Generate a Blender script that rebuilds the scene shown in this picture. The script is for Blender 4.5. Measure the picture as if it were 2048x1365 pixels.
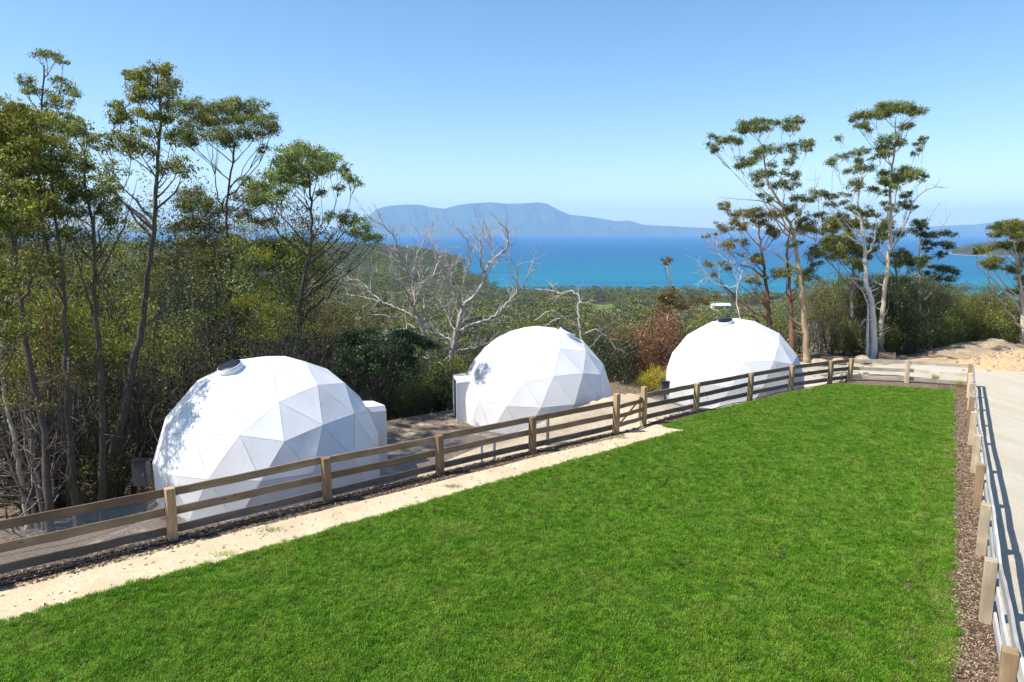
import bpy, math, random
import numpy as np
from mathutils import Vector, Matrix

sc = bpy.context.scene
for o in list(bpy.data.objects): bpy.data.objects.remove(o)
COL = sc.collection

# ------------------------------------------------------------------ camera
CAMZ = 7.0
FPX, CX, CY = 1365.0, 1024.0, 682.5            # focal length and centre in photograph pixels
PITCH = math.atan((CY - 463.0) / FPX)
cam_d = bpy.data.cameras.new('camera'); cam = bpy.data.objects.new('camera', cam_d); COL.objects.link(cam)
cam_d.sensor_width = 36.0; cam_d.lens = 36.0 * FPX / 2048.0
cam_d.clip_start = 0.1; cam_d.clip_end = 80000.0
cam.location = (0, 0, CAMZ); cam.rotation_euler = (math.pi / 2 - PITCH, 0, 0)
sc.camera = cam

# ------------------------------------------------------------------ sky, sun, exposure
SUN_EL = math.radians(54); SUN_AZ = math.atan2(-1.0, -0.22)     # direction to the sun: x = sin, y = cos
w = bpy.data.worlds.new('World'); sc.world = w; w.use_nodes = True
nt = w.node_tree; bg = nt.nodes['Background']
sky = nt.nodes.new('ShaderNodeTexSky'); sky.sky_type = 'NISHITA'; sky.sun_disc = False
sky.sun_elevation = SUN_EL; sky.sun_rotation = SUN_AZ % (2 * math.pi)
sky.altitude = 100; sky.air_density = 1.0; sky.dust_density = 0.45; sky.ozone_density = 1.7
hs = nt.nodes.new('ShaderNodeHueSaturation'); hs.inputs['Saturation'].default_value = 1.2; hs.inputs['Hue'].default_value = 0.501
nt.links.new(sky.outputs[0], hs.inputs['Color']); nt.links.new(hs.outputs[0], bg.inputs[0]); bg.inputs[1].default_value = 0.115
sd = bpy.data.lights.new('sun', 'SUN'); sun = bpy.data.objects.new('sun', sd); COL.objects.link(sun)
sd.energy = 4.8; sd.angle = math.radians(0.53); sd.color = (1.0, 0.955, 0.88)
to_sun = Vector((math.sin(SUN_AZ) * math.cos(SUN_EL), math.cos(SUN_AZ) * math.cos(SUN_EL), math.sin(SUN_EL)))
sun.rotation_euler = to_sun.to_track_quat('Z', 'Y').to_euler(); sun.location = (-30, -5, 60)
sc.view_settings.view_transform = 'Standard'; sc.view_settings.look = 'None'
sc.view_settings.gamma = 1.0; sc.view_settings.exposure = 0.74; sc.view_settings.use_curve_mapping = False
sc.cycles.use_denoising = True
sc.cycles.max_bounces = 6; sc.cycles.diffuse_bounces = 3; sc.cycles.glossy_bounces = 2
sc.cycles.transmission_bounces = 3; sc.cycles.volume_bounces = 1; sc.cycles.transparent_max_bounces = 6

# ------------------------------------------------------------------ helpers
def ray(x, y):
    u = (x - CX) / FPX; v = -(y - CY) / FPX
    return np.array([u, math.cos(PITCH) + v * math.sin(PITCH), -math.sin(PITCH) + v * math.cos(PITCH)])
def at(x, y, Y):
    d = ray(x, y); return np.array([0, 0, CAMZ]) + d * (Y / d[1])
def X_at(x, Y, z):                               # world x of picture column x at forward distance Y, height z
    depth = Y * math.cos(PITCH) + (CAMZ - z) * math.sin(PITCH)
    return (x - CX) / FPX * depth

class MB:
    def __init__(s): s.v = []; s.q = []; s.t = []; s.n = 0; s.tint = []
    def add(s, v, q=None, t=None, tint=None):
        v = np.asarray(v, float).reshape(-1, 3)
        if q is not None and len(q): s.q.append(np.asarray(q, int).reshape(-1, 4) + s.n)
        if t is not None and len(t): s.t.append(np.asarray(t, int).reshape(-1, 3) + s.n)
        s.v.append(v); s.tint.append(np.full(len(v), 0.5) if tint is None else np.asarray(tint, float))
        s.n += len(v)
    def box(s, c, x, y, z):                      # centre and half-axis vectors
        c, x, y, z = (np.asarray(k, float) for k in (c, x, y, z))
        v = [c + a * x + b * y + d * z for d in (-1, 1) for b in (-1, 1) for a in (-1, 1)]
        s.add(v, [[0, 2, 3, 1], [4, 5, 7, 6], [0, 1, 5, 4], [2, 6, 7, 3], [0, 4, 6, 2], [1, 3, 7, 5]])
    def tube(s, P, R, k=6, cap=True):
        P = np.asarray(P, float); R = np.asarray(R, float); n = len(P)
        T = np.gradient(P, axis=0); T /= (np.linalg.norm(T, axis=1, keepdims=True) + 1e-9)
        ref = np.array([1., 0, 0]) if abs(T[:, 0]).mean() < 0.7 else np.array([0, 1., 0])
        A = np.cross(T, ref); A /= (np.linalg.norm(A, axis=1, keepdims=True) + 1e-9); B = np.cross(T, A)
        th = np.arange(k) * 2 * math.pi / k
        v = P[:, None, :] + R[:, None, None] * (A[:, None, :] * np.cos(th)[None, :, None] + B[:, None, :] * np.sin(th)[None, :, None])
        i = np.arange(n - 1)[:, None] * k; j = np.arange(k)[None, :]; j2 = (j + 1) % k
        q = np.stack([i + j, i + j2, i + k + j2, i + k + j], -1).reshape(-1, 4)
        t = []
        if cap and k > 2:
            t = [[0, a + 1, a] for a in range(1, k - 1)] + [[(n - 1) * k, (n - 1) * k + a, (n - 1) * k + a + 1] for a in range(1, k - 1)]
        s.add(v.reshape(-1, 3), q, t)
    def mesh(s, name, smooth=False, tint=False):
        me = bpy.data.meshes.new(name)
        v = np.concatenate(s.v); q = np.concatenate(s.q) if s.q else np.zeros((0, 4), int); t = np.concatenate(s.t) if s.t else np.zeros((0, 3), int)
        me.vertices.add(len(v)); me.vertices.foreach_set('co', v.ravel())
        li = np.concatenate([q.ravel(), t.ravel()]); me.loops.add(len(li)); me.loops.foreach_set('vertex_index', li)
        st = np.concatenate([np.arange(len(q)) * 4, len(q) * 4 + np.arange(len(t)) * 3])
        me.polygons.add(len(st)); me.polygons.foreach_set('loop_start', st)
        me.polygons.foreach_set('use_smooth', np.full(len(st), smooth))
        if tint:
            a = me.attributes.new('tint', 'FLOAT', 'POINT'); a.data.foreach_set('value', np.concatenate(s.tint))
        me.update(calc_edges=True); return me

def obj(name, data, mat=None, parent=None):
    me = data.mesh(name) if isinstance(data, MB) else data
    o = bpy.data.objects.new(name, me); COL.objects.link(o)
    if mat is not None and me is not None and not me.materials: me.materials.append(mat)
    if parent is not None: o.parent = parent
    return o
def tag(o, label=None, cat=None, group=None, kind=None):
    if label: o['label'] = label
    if cat: o['category'] = cat
    if group: o['group'] = group
    if kind: o['kind'] = kind
    return o
def empty(name, loc, label, cat, group=None, rz=0):
    o = bpy.data.objects.new(name, None); COL.objects.link(o); o.location = loc; o.rotation_euler = (0, 0, rz)
    o.empty_display_size = 0.2
    return tag(o, label, cat, group)

# ------------------------------------------------------------------ materials
class NT:
    def __init__(s, name):
        s.m = bpy.data.materials.new(name); s.m.use_nodes = True; s.t = s.m.node_tree; s.t.nodes.clear()
        s.out = s.N('ShaderNodeOutputMaterial')
    def N(s, typ, **kw):
        n = s.t.nodes.new(typ)
        for k, v in kw.items(): setattr(n, k, v)
        return n
    def L(s, a, b): s.t.links.new(a, b)
    def noise(s, scale, detail=4, rough=0.55, vec=None, dist=0.0):
        n = s.N('ShaderNodeTexNoise'); n.inputs['Scale'].default_value = scale; n.inputs['Detail'].default_value = detail
        n.inputs['Roughness'].default_value = rough; n.inputs['Distortion'].default_value = dist
        if vec is not None: s.L(vec, n.inputs['Vector'])
        return n.outputs['Fac']
    def pos(s): return s.N('ShaderNodeNewGeometry').outputs['Position']
    def objc(s): return s.N('ShaderNodeTexCoord').outputs['Object']
    def scale(s, vec, xyz):
        n = s.N('ShaderNodeMapping'); s.L(vec, n.inputs['Vector']); n.inputs['Scale'].default_value = xyz; return n.outputs[0]
    def ramp(s, fac, stops):
        r = s.N('ShaderNodeValToRGB'); e = r.color_ramp.elements
        while len(e) < len(stops): e.new(0.5)
        for k, (p, c) in zip(e, stops): k.position = p; k.color = (*c, 1) if len(c) == 3 else c
        s.L(fac, r.inputs[0]); return r.outputs[0]
    def mix(s, fac, a, b, mode='MIX'):
        n = s.N('ShaderNodeMix', data_type='RGBA', blend_type=mode)
        for sock, val in ((n.inputs[0], fac), (n.inputs[6], a), (n.inputs[7], b)):
            if hasattr(val, 'links'): s.L(val, sock)
            elif isinstance(val, (int, float)): sock.default_value = val
            else: sock.default_value = (*val, 1)
        return n.outputs[2]
    def math(s, op, a, b=0.0, clamp=False):
        n = s.N('ShaderNodeMath', operation=op, use_clamp=clamp)
        for sock, val in ((n.inputs[0], a), (n.inputs[1], b)):
            if hasattr(val, 'links'): s.L(val, sock)
            else: sock.default_value = val
        return n.outputs[0]
    def bump(s, h, strength=0.4, dist=0.02):
        b = s.N('ShaderNodeBump'); b.inputs['Strength'].default_value = strength; b.inputs['Distance'].default_value = dist
        s.L(h, b.inputs['Height']); return b.outputs[0]
    def pbsdf(s, col, rough=0.8, spec=0.3, normal=None, metal=0.0):
        p = s.N('ShaderNodeBsdfPrincipled')
        if hasattr(col, 'links'): s.L(col, p.inputs['Base Color'])
        else: p.inputs['Base Color'].default_value = (*col, 1)
        if hasattr(rough, 'links'): s.L(rough, p.inputs['Roughness'])
        else: p.inputs['Roughness'].default_value = rough
        p.inputs['Specular IOR Level'].default_value = spec; p.inputs['Metallic'].default_value = metal
        if normal is not None: s.L(normal, p.inputs['Normal'])
        return p.outputs[0]
    def done(s, shader): s.L(shader, s.out.inputs['Surface']); return s.m

def m_plain(name, c, rough=0.7, spec=0.3, var=0.15, scale=6.0, metal=0.0):
    n = NT(name); f = n.noise(scale, 5, 0.6, n.objc())
    col = n.ramp(f, [(0.3, tuple(k * (1 - var) for k in c)), (0.7, tuple(min(1, k * (1 + var)) for k in c))])
    return n.done(n.pbsdf(col, rough, spec, n.bump(f, 0.15, 0.01), metal))

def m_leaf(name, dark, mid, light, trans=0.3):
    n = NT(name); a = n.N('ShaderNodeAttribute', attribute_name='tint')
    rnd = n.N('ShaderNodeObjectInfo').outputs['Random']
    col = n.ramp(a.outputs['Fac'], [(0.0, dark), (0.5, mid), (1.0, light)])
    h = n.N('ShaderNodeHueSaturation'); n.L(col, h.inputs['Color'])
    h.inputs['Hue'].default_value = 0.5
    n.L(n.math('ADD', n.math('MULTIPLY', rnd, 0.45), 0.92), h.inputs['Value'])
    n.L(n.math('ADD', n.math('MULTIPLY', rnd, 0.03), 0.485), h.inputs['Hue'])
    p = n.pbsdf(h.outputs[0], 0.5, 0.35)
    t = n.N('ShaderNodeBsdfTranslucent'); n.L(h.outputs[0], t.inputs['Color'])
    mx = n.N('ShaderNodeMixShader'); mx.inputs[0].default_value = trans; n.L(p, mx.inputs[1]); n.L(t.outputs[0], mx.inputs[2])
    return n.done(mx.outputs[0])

def m_bark(name, dark, light, sx=6.0, sz=0.8, contrast=0.2, bump=0.5):
    n = NT(name); v = n.pos()
    f = n.noise(1.0, 6, 0.65, n.scale(v, (sx * 2, sx * 2, sz * 2)), 0.5)
    g = n.noise(0.6, 3, 0.5, v)
    col = n.ramp(n.math('ADD', n.math('MULTIPLY', f, 0.7), n.math('MULTIPLY', g, 0.3)), [(0.5 - contrast, dark), (0.5 + contrast, light)])
    return n.done(n.pbsdf(col, 0.85, 0.2, n.bump(f, bump, 0.03)))

def m_timber(name, dark, mid, light, axis='X', grey=0.0, knots=True):
    n = NT(name); v = n.objc(); rnd = n.N('ShaderNodeObjectInfo').outputs['Random']
    off = n.N('ShaderNodeVectorMath', operation='ADD'); n.L(v, off.inputs[0])
    cb = n.N('ShaderNodeCombineXYZ'); n.L(n.math('MULTIPLY', rnd, 37.0), cb.inputs[0]); n.L(n.math('MULTIPLY', rnd, 91.0), cb.inputs[1]); n.L(cb.outputs[0], off.inputs[1])
    sx = (1.2, 26, 26) if axis == 'X' else (26, 26, 1.2)
    f = n.noise(1.0, 6, 0.6, n.scale(off.outputs[0], sx), 0.6)
    patch = n.noise(1.0, 3, 0.5, n.scale(off.outputs[0], (1.6, 3, 3) if axis == 'X' else (3, 3, 1.6)))
    col = n.ramp(f, [(0.25, dark), (0.5, mid), (0.75, light)])
    col = n.mix(n.ramp(patch, [(0.35, (0, 0, 0)), (0.7, (1, 1, 1))]), col, tuple(k * 0.62 for k in mid))
    if knots:
        vo = n.N('ShaderNodeTexVoronoi', feature='F1'); vo.inputs['Scale'].default_value = 1.0
        n.L(n.scale(off.outputs[0], (2.0, 6, 6) if axis == 'X' else (6, 6, 2.0)), vo.inputs['Vector'])
        kf = n.ramp(vo.outputs['Distance'], [(0.06, (1, 1, 1)), (0.16, (0, 0, 0))])
        col = n.mix(n.math('MULTIPLY', kf, 0.75), col, tuple(k * 0.25 for k in dark))
    if grey:
        g = n.noise(2.0, 4, 0.6, off.outputs[0]); col = n.mix(n.math('MULTIPLY', g, grey), col, (0.42, 0.41, 0.40))
    h = n.N('ShaderNodeHueSaturation'); n.L(col, h.inputs['Color']); n.L(n.math('ADD', n.math('MULTIPLY', rnd, 0.6), 0.65), h.inputs['Value'])
    return n.done(n.pbsdf(h.outputs[0], 0.75, 0.25, n.bump(f, 0.4, 0.006)))

M = {}
M['post'] = m_timber('post_timber', (0.25, 0.15, 0.08), (0.40, 0.265, 0.15), (0.52, 0.37, 0.23), 'Z')
M['rail'] = m_timber('rail_timber', (0.15, 0.088, 0.052), (0.26, 0.165, 0.10), (0.37, 0.265, 0.175), 'X', 0.08)
M['rail_base'] = m_timber('base_board_timber', (0.12, 0.08, 0.055), (0.205, 0.145, 0.105), (0.30, 0.225, 0.165), 'X', 0.15)
M['post_pale'] = m_timber('pale_post_timber', (0.52, 0.39, 0.25), (0.67, 0.53, 0.36), (0.76, 0.65, 0.49), 'Z')
M['rail_pale'] = m_timber('weathered_rail_timber', (0.36, 0.33, 0.30), (0.46, 0.43, 0.40), (0.58, 0.55, 0.51), 'X', 0.5)
M['rail_tan'] = m_timber('pale_rail_timber', (0.54, 0.45, 0.33), (0.66, 0.57, 0.44), (0.74, 0.67, 0.55), 'X', 0.1)
M['galv'] = m_plain('galvanised_wire', (0.30, 0.34, 0.38), 0.4, 0.5, 0.1, metal=0.6)
M['black'] = m_plain('black_plastic', (0.012, 0.012, 0.013), 0.45, 0.4)
M['box'] = m_plain('dark_grey_enclosure', (0.05, 0.055, 0.065), 0.4, 0.4)
M['vent_glass'] = m_plain('dark_solar_glass', (0.008, 0.011, 0.022), 0.4, 0.25, 0.05)
M['vent_ring'] = m_plain('white_vent_plastic', (0.72, 0.73, 0.74), 0.45, 0.4, 0.03)
M['rock'] = m_plain('sandstone_boulder', (0.40, 0.31, 0.21), 0.9, 0.15, 0.4, 3.0)
M['log'] = m_bark('cut_log_bark', (0.10, 0.065, 0.04), (0.28, 0.20, 0.13), 4, 4)
M['log_end'] = m_plain('sawn_log_end', (0.05, 0.04, 0.03), 0.9, 0.1, 0.3)
M['bark_dark'] = m_bark('dark_bark', (0.035, 0.027, 0.021), (0.15, 0.125, 0.105), 5, 0.7)
M['bark_grey'] = m_bark('grey_bark', (0.10, 0.085, 0.07), (0.36, 0.32, 0.28), 4, 0.6, 0.22)
M['bark_pale'] = m_bark('pale_gum_bark', (0.30, 0.235, 0.16), (0.62, 0.55, 0.45), 2.5, 0.4, 0.25, 0.25)
M['bark_tan'] = m_bark('tan_gum_bark', (0.30, 0.20, 0.11), (0.56, 0.42, 0.27), 2.5, 0.4, 0.25, 0.25)
M['bark_white'] = m_bark('white_gum_bark', (0.36, 0.34, 0.31), (0.68, 0.66, 0.62), 2.5, 0.4, 0.25, 0.25)
M['bark_red'] = m_bark('stringy_red_bark', (0.09, 0.045, 0.028), (0.30, 0.17, 0.11), 5, 0.5)
M['dead'] = m_bark('silver_dead_wood', (0.20, 0.17, 0.15), (0.62, 0.57, 0.52), 3, 0.8, 0.24)
M['twig'] = m_bark('dry_twigs', (0.04, 0.031, 0.024), (0.17, 0.14, 0.112), 2, 1.0, 0.22, 0.1)
M['lf_olive'] = m_leaf('olive_leaves', (0.040, 0.050, 0.010), (0.140, 0.155, 0.024), (0.44, 0.42, 0.07), 0.4)
M['lf_gum'] = m_leaf('gum_leaves', (0.040, 0.058, 0.018), (0.125, 0.160, 0.034), (0.42, 0.43, 0.10), 0.4)
M['lf_bright'] = m_leaf('yellow_green_leaves', (0.060, 0.080, 0.008), (0.19, 0.215, 0.018), (0.36, 0.35, 0.035), 0.4)
M['lf_dark'] = m_leaf('dark_green_leaves', (0.010, 0.020, 0.008), (0.030, 0.048, 0.016), (0.075, 0.095, 0.030))
M['lf_rust'] = m_leaf('bronze_gum_leaves', (0.060, 0.046, 0.016), (0.17, 0.13, 0.045), (0.30, 0.24, 0.09))
M['lf_grey'] = m_leaf('grey_green_leaves', (0.040, 0.050, 0.028), (0.105, 0.120, 0.065), (0.20, 0.205, 0.12))
M['lf_russet'] = m_leaf('russet_leaves', (0.085, 0.030, 0.016), (0.21, 0.085, 0.045), (0.32, 0.16, 0.085))
M['lf_yellow'] = m_leaf('yellow_blossom', (0.14, 0.12, 0.008), (0.46, 0.38, 0.015), (0.70, 0.60, 0.04))
M['lf_far'] = m_leaf('far_forest_leaves', (0.06, 0.065, 0.03), (0.175, 0.170, 0.075), (0.36, 0.33, 0.16))

def m_ground():
    n = NT('forest_floor'); p = n.pos()
    a = n.noise(0.35, 6, 0.65, p); b = n.noise(9.0, 6, 0.7, p); g = n.noise(0.013, 4, 0.55, p)
    litter = n.ramp(b, [(0.28, (0.045, 0.032, 0.022)), (0.5, (0.15, 0.11, 0.075)), (0.72, (0.33, 0.27, 0.20))])
    scrub = n.ramp(a, [(0.35, (0.03, 0.034, 0.014)), (0.6, (0.085, 0.08, 0.038)), (0.8, (0.18, 0.155, 0.085))])
    sep = n.N('ShaderNodeSeparateXYZ'); n.L(p, sep.inputs[0])
    far = n.math('MULTIPLY', n.math('SUBTRACT', sep.outputs[1], 40.0), 0.03, True)
    col = n.mix(far, litter, scrub)
    col = n.mix(n.ramp(g, [(0.58, (0, 0, 0)), (0.72, (0.4, 0.4, 0.4))]), col, (0.24, 0.20, 0.11))
    sand = n.math('MULTIPLY', n.math('SUBTRACT', -83.8, sep.outputs[2]), 0.6, True)   # beach at the water line
    col = n.mix(sand, col, (0.66, 0.58, 0.46))
    return n.done(n.pbsdf(col, 0.95, 0.1, n.bump(b, 0.6, 0.05)))
M['ground'] = m_ground()
def m_grain(name, c0, c1, c2, fine, coarse=0.6, bump=0.5, bd=0.01, stain=0.12):
    n = NT(name); p = n.pos(); f = n.noise(fine, 5, 0.75, p); c = n.noise(coarse, 5, 0.6, p)
    vo = n.N('ShaderNodeTexVoronoi'); vo.inputs['Scale'].default_value = fine * 0.8; n.L(p, vo.inputs['Vector'])
    col = n.ramp(n.math('ADD', n.math('MULTIPLY', f, 0.75), n.math('MULTIPLY', vo.outputs['Color'], 0.25)), [(0.3, c0), (0.5, c1), (0.68, c2)])
    col = n.mix(n.ramp(c, [(0.42, (0, 0, 0)), (0.75, (1, 1, 1))]), col, tuple(k * (1 - stain * 2) for k in c1))
    return n.done(n.pbsdf(col, 0.95, 0.1, n.bump(f, bump, bd)))
M['path'] = m_grain('crushed_sand_path', (0.36, 0.27, 0.165), (0.57, 0.46, 0.305), (0.70, 0.60, 0.43), 38.0, 0.8, 0.7, 0.02)
def m_road():
    n = NT('pale_gravel_road'); p = n.pos(); mp = n.N('ShaderNodeMapping'); n.L(p, mp.inputs['Vector']); mp.inputs['Rotation'].default_value = (0, 0, math.radians(32.8)); mp.inputs['Scale'].default_value = (0.9, 0.06, 1)
    f = n.noise(34.0, 6, 0.8, p); c = n.noise(0.5, 5, 0.65, p); tr = n.noise(1.6, 4, 0.6, mp.outputs[0])
    vo = n.N('ShaderNodeTexVoronoi'); vo.inputs['Scale'].default_value = 22.0; n.L(p, vo.inputs['Vector'])
    col = n.ramp(f, [(0.28, (0.26, 0.225, 0.17)), (0.5, (0.49, 0.435, 0.34)), (0.70, (0.66, 0.60, 0.49))])
    col = n.mix(n.ramp(vo.outputs['Distance'], [(0.08, (0.5, 0.5, 0.5)), (0.2, (0, 0, 0))]), col, (0.17, 0.16, 0.145))
    col = n.mix(n.ramp(tr, [(0.42, (0, 0, 0)), (0.62, (0.4, 0.4, 0.4))]), col, (0.38, 0.33, 0.25))
    col = n.mix(n.ramp(c, [(0.5, (0, 0, 0)), (0.72, (0.4, 0.4, 0.4))]), col, (0.54, 0.50, 0.42))
    return n.done(n.pbsdf(col, 0.95, 0.1, n.bump(f, 0.9, 0.03)))
M['road'] = m_road()
M['dirt'] = m_grain('orange_dirt', (0.34, 0.22, 0.115), (0.48, 0.34, 0.19), (0.58, 0.45, 0.28), 6.0, 0.22, 0.6, 0.06, 0.16)
M['mound'] = m_grain('heaped_brown_earth', (0.22, 0.155, 0.10), (0.36, 0.27, 0.18), (0.48, 0.38, 0.27), 5.0, 0.5, 0.8, 0.08)
M['mulch'] = m_grain('bark_mulch', (0.05, 0.032, 0.022), (0.14, 0.092, 0.065), (0.27, 0.195, 0.145), 24.0, 1.2, 1.0, 0.03)
M['sandpad'] = m_grain('pale_compacted_sand', (0.34, 0.26, 0.16), (0.52, 0.42, 0.285), (0.64, 0.55, 0.40), 22.0, 0.7, 0.6, 0.03, 0.2)
def m_mix():
    n = NT('sandy_ground_with_litter'); p = n.pos(); f = n.noise(20.0, 6, 0.75, p); c = n.noise(0.9, 6, 0.7, p, 0.8)
    sand = n.ramp(f, [(0.3, (0.30, 0.23, 0.145)), (0.5, (0.47, 0.37, 0.24)), (0.7, (0.60, 0.50, 0.35))])
    lit = n.ramp(f, [(0.3, (0.05, 0.038, 0.028)), (0.5, (0.17, 0.13, 0.10)), (0.7, (0.34, 0.28, 0.22))])
    col = n.mix(n.ramp(c, [(0.33, (0, 0, 0)), (0.47, (1, 1, 1))]), sand, lit)
    return n.done(n.pbsdf(col, 0.95, 0.1, n.bump(f, 0.9, 0.04)))
M['sandmix'] = m_mix()
M['greygravel'] = m_grain('grey_gravel', (0.12, 0.11, 0.105), (0.27, 0.255, 0.24), (0.46, 0.44, 0.41), 18.0, 0.8, 1.0, 0.04)
M['soil'] = m_grain('lawn_soil', (0.03, 0.06, 0.008), (0.05, 0.10, 0.012), (0.08, 0.14, 0.02), 20.0, 0.8, 0.8, 0.03)
M['field'] = m_grain('far_paddock_grass', (0.08, 0.125, 0.028), (0.115, 0.165, 0.04), (0.16, 0.195, 0.06), 0.2, 0.03)
M['chip'] = m_plain('bark_chips', (0.24, 0.165, 0.115), 0.9, 0.15, 0.1)
n = NT('bark_chip_mixed'); r = n.N('ShaderNodeObjectInfo').outputs['Random']
M['chip'] = n.done(n.pbsdf(n.ramp(r, [(0.0, (0.045, 0.028, 0.018)), (0.45, (0.15, 0.098, 0.062)), (0.8, (0.28, 0.20, 0.135)), (1.0, (0.50, 0.40, 0.29))]), 0.9, 0.15))
def m_grass():
    n = NT('lawn_blades'); p = n.pos(); rnd = n.N('ShaderNodeObjectInfo').outputs['Random']
    a = n.N('ShaderNodeAttribute', attribute_name='tint').outputs['Fac']
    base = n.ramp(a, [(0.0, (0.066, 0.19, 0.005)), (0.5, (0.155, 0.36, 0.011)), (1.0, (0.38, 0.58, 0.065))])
    g = n.noise(0.45, 4, 0.6, p); g2 = n.noise(1.6, 4, 0.6, p); big = n.noise(0.12, 3, 0.5, p)
    base = n.mix(n.ramp(g2, [(0.40, (0, 0, 0)), (0.72, (0.7, 0.7, 0.7))]), base, (0.36, 0.47, 0.06))
    base = n.mix(n.ramp(g, [(0.58, (0, 0, 0)), (0.8, (0.6, 0.6, 0.6))]), base, (0.44, 0.44, 0.13))
    h = n.N('ShaderNodeHueSaturation'); n.L(base, h.inputs['Color']); h.inputs['Saturation'].default_value = 1.0
    n.L(n.math('ADD', n.math('MULTIPLY', rnd, 0.85), 0.42), h.inputs['Value'])
    q = n.pbsdf(h.outputs[0], 0.42, 0.4)
    t = n.N('ShaderNodeBsdfTranslucent'); n.L(h.outputs[0], t.inputs['Color'])
    mx = n.N('ShaderNodeMixShader'); mx.inputs[0].default_value = 0.42; n.L(q, mx.inputs[1]); n.L(t.outputs[0], mx.inputs[2])
    return n.done(mx.outputs[0])
M['grass'] = m_grass()
def m_pvc():
    n = NT('white_dome_membrane'); v = n.objc()
    f = n.noise(1.4, 5, 0.6, v, 1.5); wv = n.noise(1.0, 4, 0.6, n.scale(v, (5, 5, 1.2)), 2.0)
    d = n.noise(0.5, 5, 0.7, v)
    col = n.ramp(d, [(0.35, (0.66, 0.655, 0.64)), (0.65, (0.74, 0.74, 0.74))])
    h = n.math('ADD', n.math('MULTIPLY', f, 0.6), n.math('MULTIPLY', wv, 0.4))
    return n.done(n.pbsdf(col, 0.5, 0.3, n.bump(h, 0.22, 0.05)))
M['pvc'] = m_pvc()
M['pvc_in'] = m_plain('membrane_seam', (0.70, 0.70, 0.71), 0.6, 0.2, 0.05)
def m_sea():
    n = NT('sea_water'); p = n.pos(); sep = n.N('ShaderNodeSeparateXYZ'); n.L(p, sep.inputs[0])
    wob = n.noise(0.004, 4, 0.6, p)
    dist = n.math('ADD', sep.outputs[1], n.math('MULTIPLY', wob, 500.0))
    col = n.ramp(n.math('MULTIPLY', dist, 1 / 6000.0, True), [(0.17, (0.008, 0.20, 0.24)), (0.29, (0.004, 0.135, 0.21)), (0.5, (0.002, 0.085, 0.20)), (1.0, (0.003, 0.085, 0.22))])
    st = n.noise(1.0, 5, 0.6, n.scale(p, (0.0016, 0.012, 0.012)))
    col = n.mix(n.ramp(st, [(0.4, (0, 0, 0)), (0.65, (0.6, 0.6, 0.6))]), col, (0.003, 0.065, 0.19))
    b1 = n.noise(0.08, 6, 0.7, p)
    return n.done(n.pbsdf(col, 0.45, 0.12, n.bump(b1, 0.5, 3.0)))
M['sea'] = m_sea()
M['mountain'] = m_grain('forested_mountain', (0.03, 0.045, 0.025), (0.06, 0.075, 0.04), (0.11, 0.11, 0.07), 0.004, 0.0006)
M['house_wall'] = m_plain('white_weatherboard', (0.70, 0.69, 0.66), 0.8, 0.2, 0.05)
M['house_brick'] = m_plain('pink_brick', (0.42, 0.27, 0.22), 0.9, 0.2, 0.1)
M['roof_white'] = m_plain('pale_metal_roof', (0.62, 0.62, 0.60), 0.5, 0.3, 0.05)
M['roof_pink'] = m_plain('faded_terracotta_roof', (0.40, 0.23, 0.19), 0.8, 0.2, 0.1)
M['window'] = m_plain('dark_window_glass', (0.02, 0.025, 0.03), 0.1, 0.6)

# ------------------------------------------------------------------ terrain
P_LEFT = [(-13.26, 9.50), (-10.44, 11.97), (-7.62, 14.44), (-4.81, 16.91), (-2.12, 19.25), (0.67, 21.64), (3.81, 24.22)]
P_LEFT2 = [(5.10, 25.67), (7.75, 27.92), (10.95, 30.62), (13.80, 33.00), (16.54, 34.75), (17.98, 35.57)]
P_END = [(17.98, 35.57), (20.83, 35.23), (23.35, 34.10)]
P_RIGHT = [(3.10, 2.75), (4.93, 5.60), (6.72, 8.42), (8.47, 11.27), (10.30, 14.07), (12.13, 16.89), (14.04, 19.85), (16.08, 23.05), (17.85, 25.75), (19.70, 28.55), (21.50, 31.30), (23.35, 34.10)]
F0 = np.array([-7.62, 14.44]); FD = np.array([0.771, 0.6365]); FD /= np.linalg.norm(FD)
def st_of(X, Y):
    return (Y - F0[1]) * FD[0] - (X - F0[0]) * FD[1], (X - F0[0]) * FD[0] + (Y - F0[1]) * FD[1]
def xy_of(s, t): return F0[0] + FD[0] * t - FD[1] * s, F0[1] + FD[1] * t + FD[0] * s
def G(X, Y): return 0.574 - 0.0348 * np.asarray(Y, float) - 0.01135 * np.asarray(X, float)
def sm(a, b, x):
    k = np.clip((x - a) / (b - a), 0, 1)
    return k * k * (3 - 2 * k)
VAL = np.array([(0, -4), (30, -5), (45, -7.5), (60, -10.5), (100, -18), (200, -28), (400, -46), (600, -61), (900, -79), (1080, -86), (1300, -94), (6000, -100)], float)
RIDGE_A = [(-1.2, 489), (-0.30, 489), (-0.235, 490), (-0.19, 493), (-0.16, 499), (-0.125, 506), (-0.09, 517), (-0.055, 531), (-0.018, 546), (0.012, 560), (0.05, 585), (0.09, 640)]
def fbm(X, Y, sc_, seed=0):
    r = np.random.RandomState(seed); out = 0
    for k in range(5):
        a = r.rand() * 6.28; f = sc_ * 1.9 ** k; ph = r.rand(2) * 6.28
        out = out + np.sin((X * math.cos(a) + Y * math.sin(a)) * f + ph[0] + 1.3 * np.sin((-X * math.sin(a) + Y * math.cos(a)) * f * 0.7 + ph[1])) / 1.6 ** k
    return out / 2.4
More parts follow.
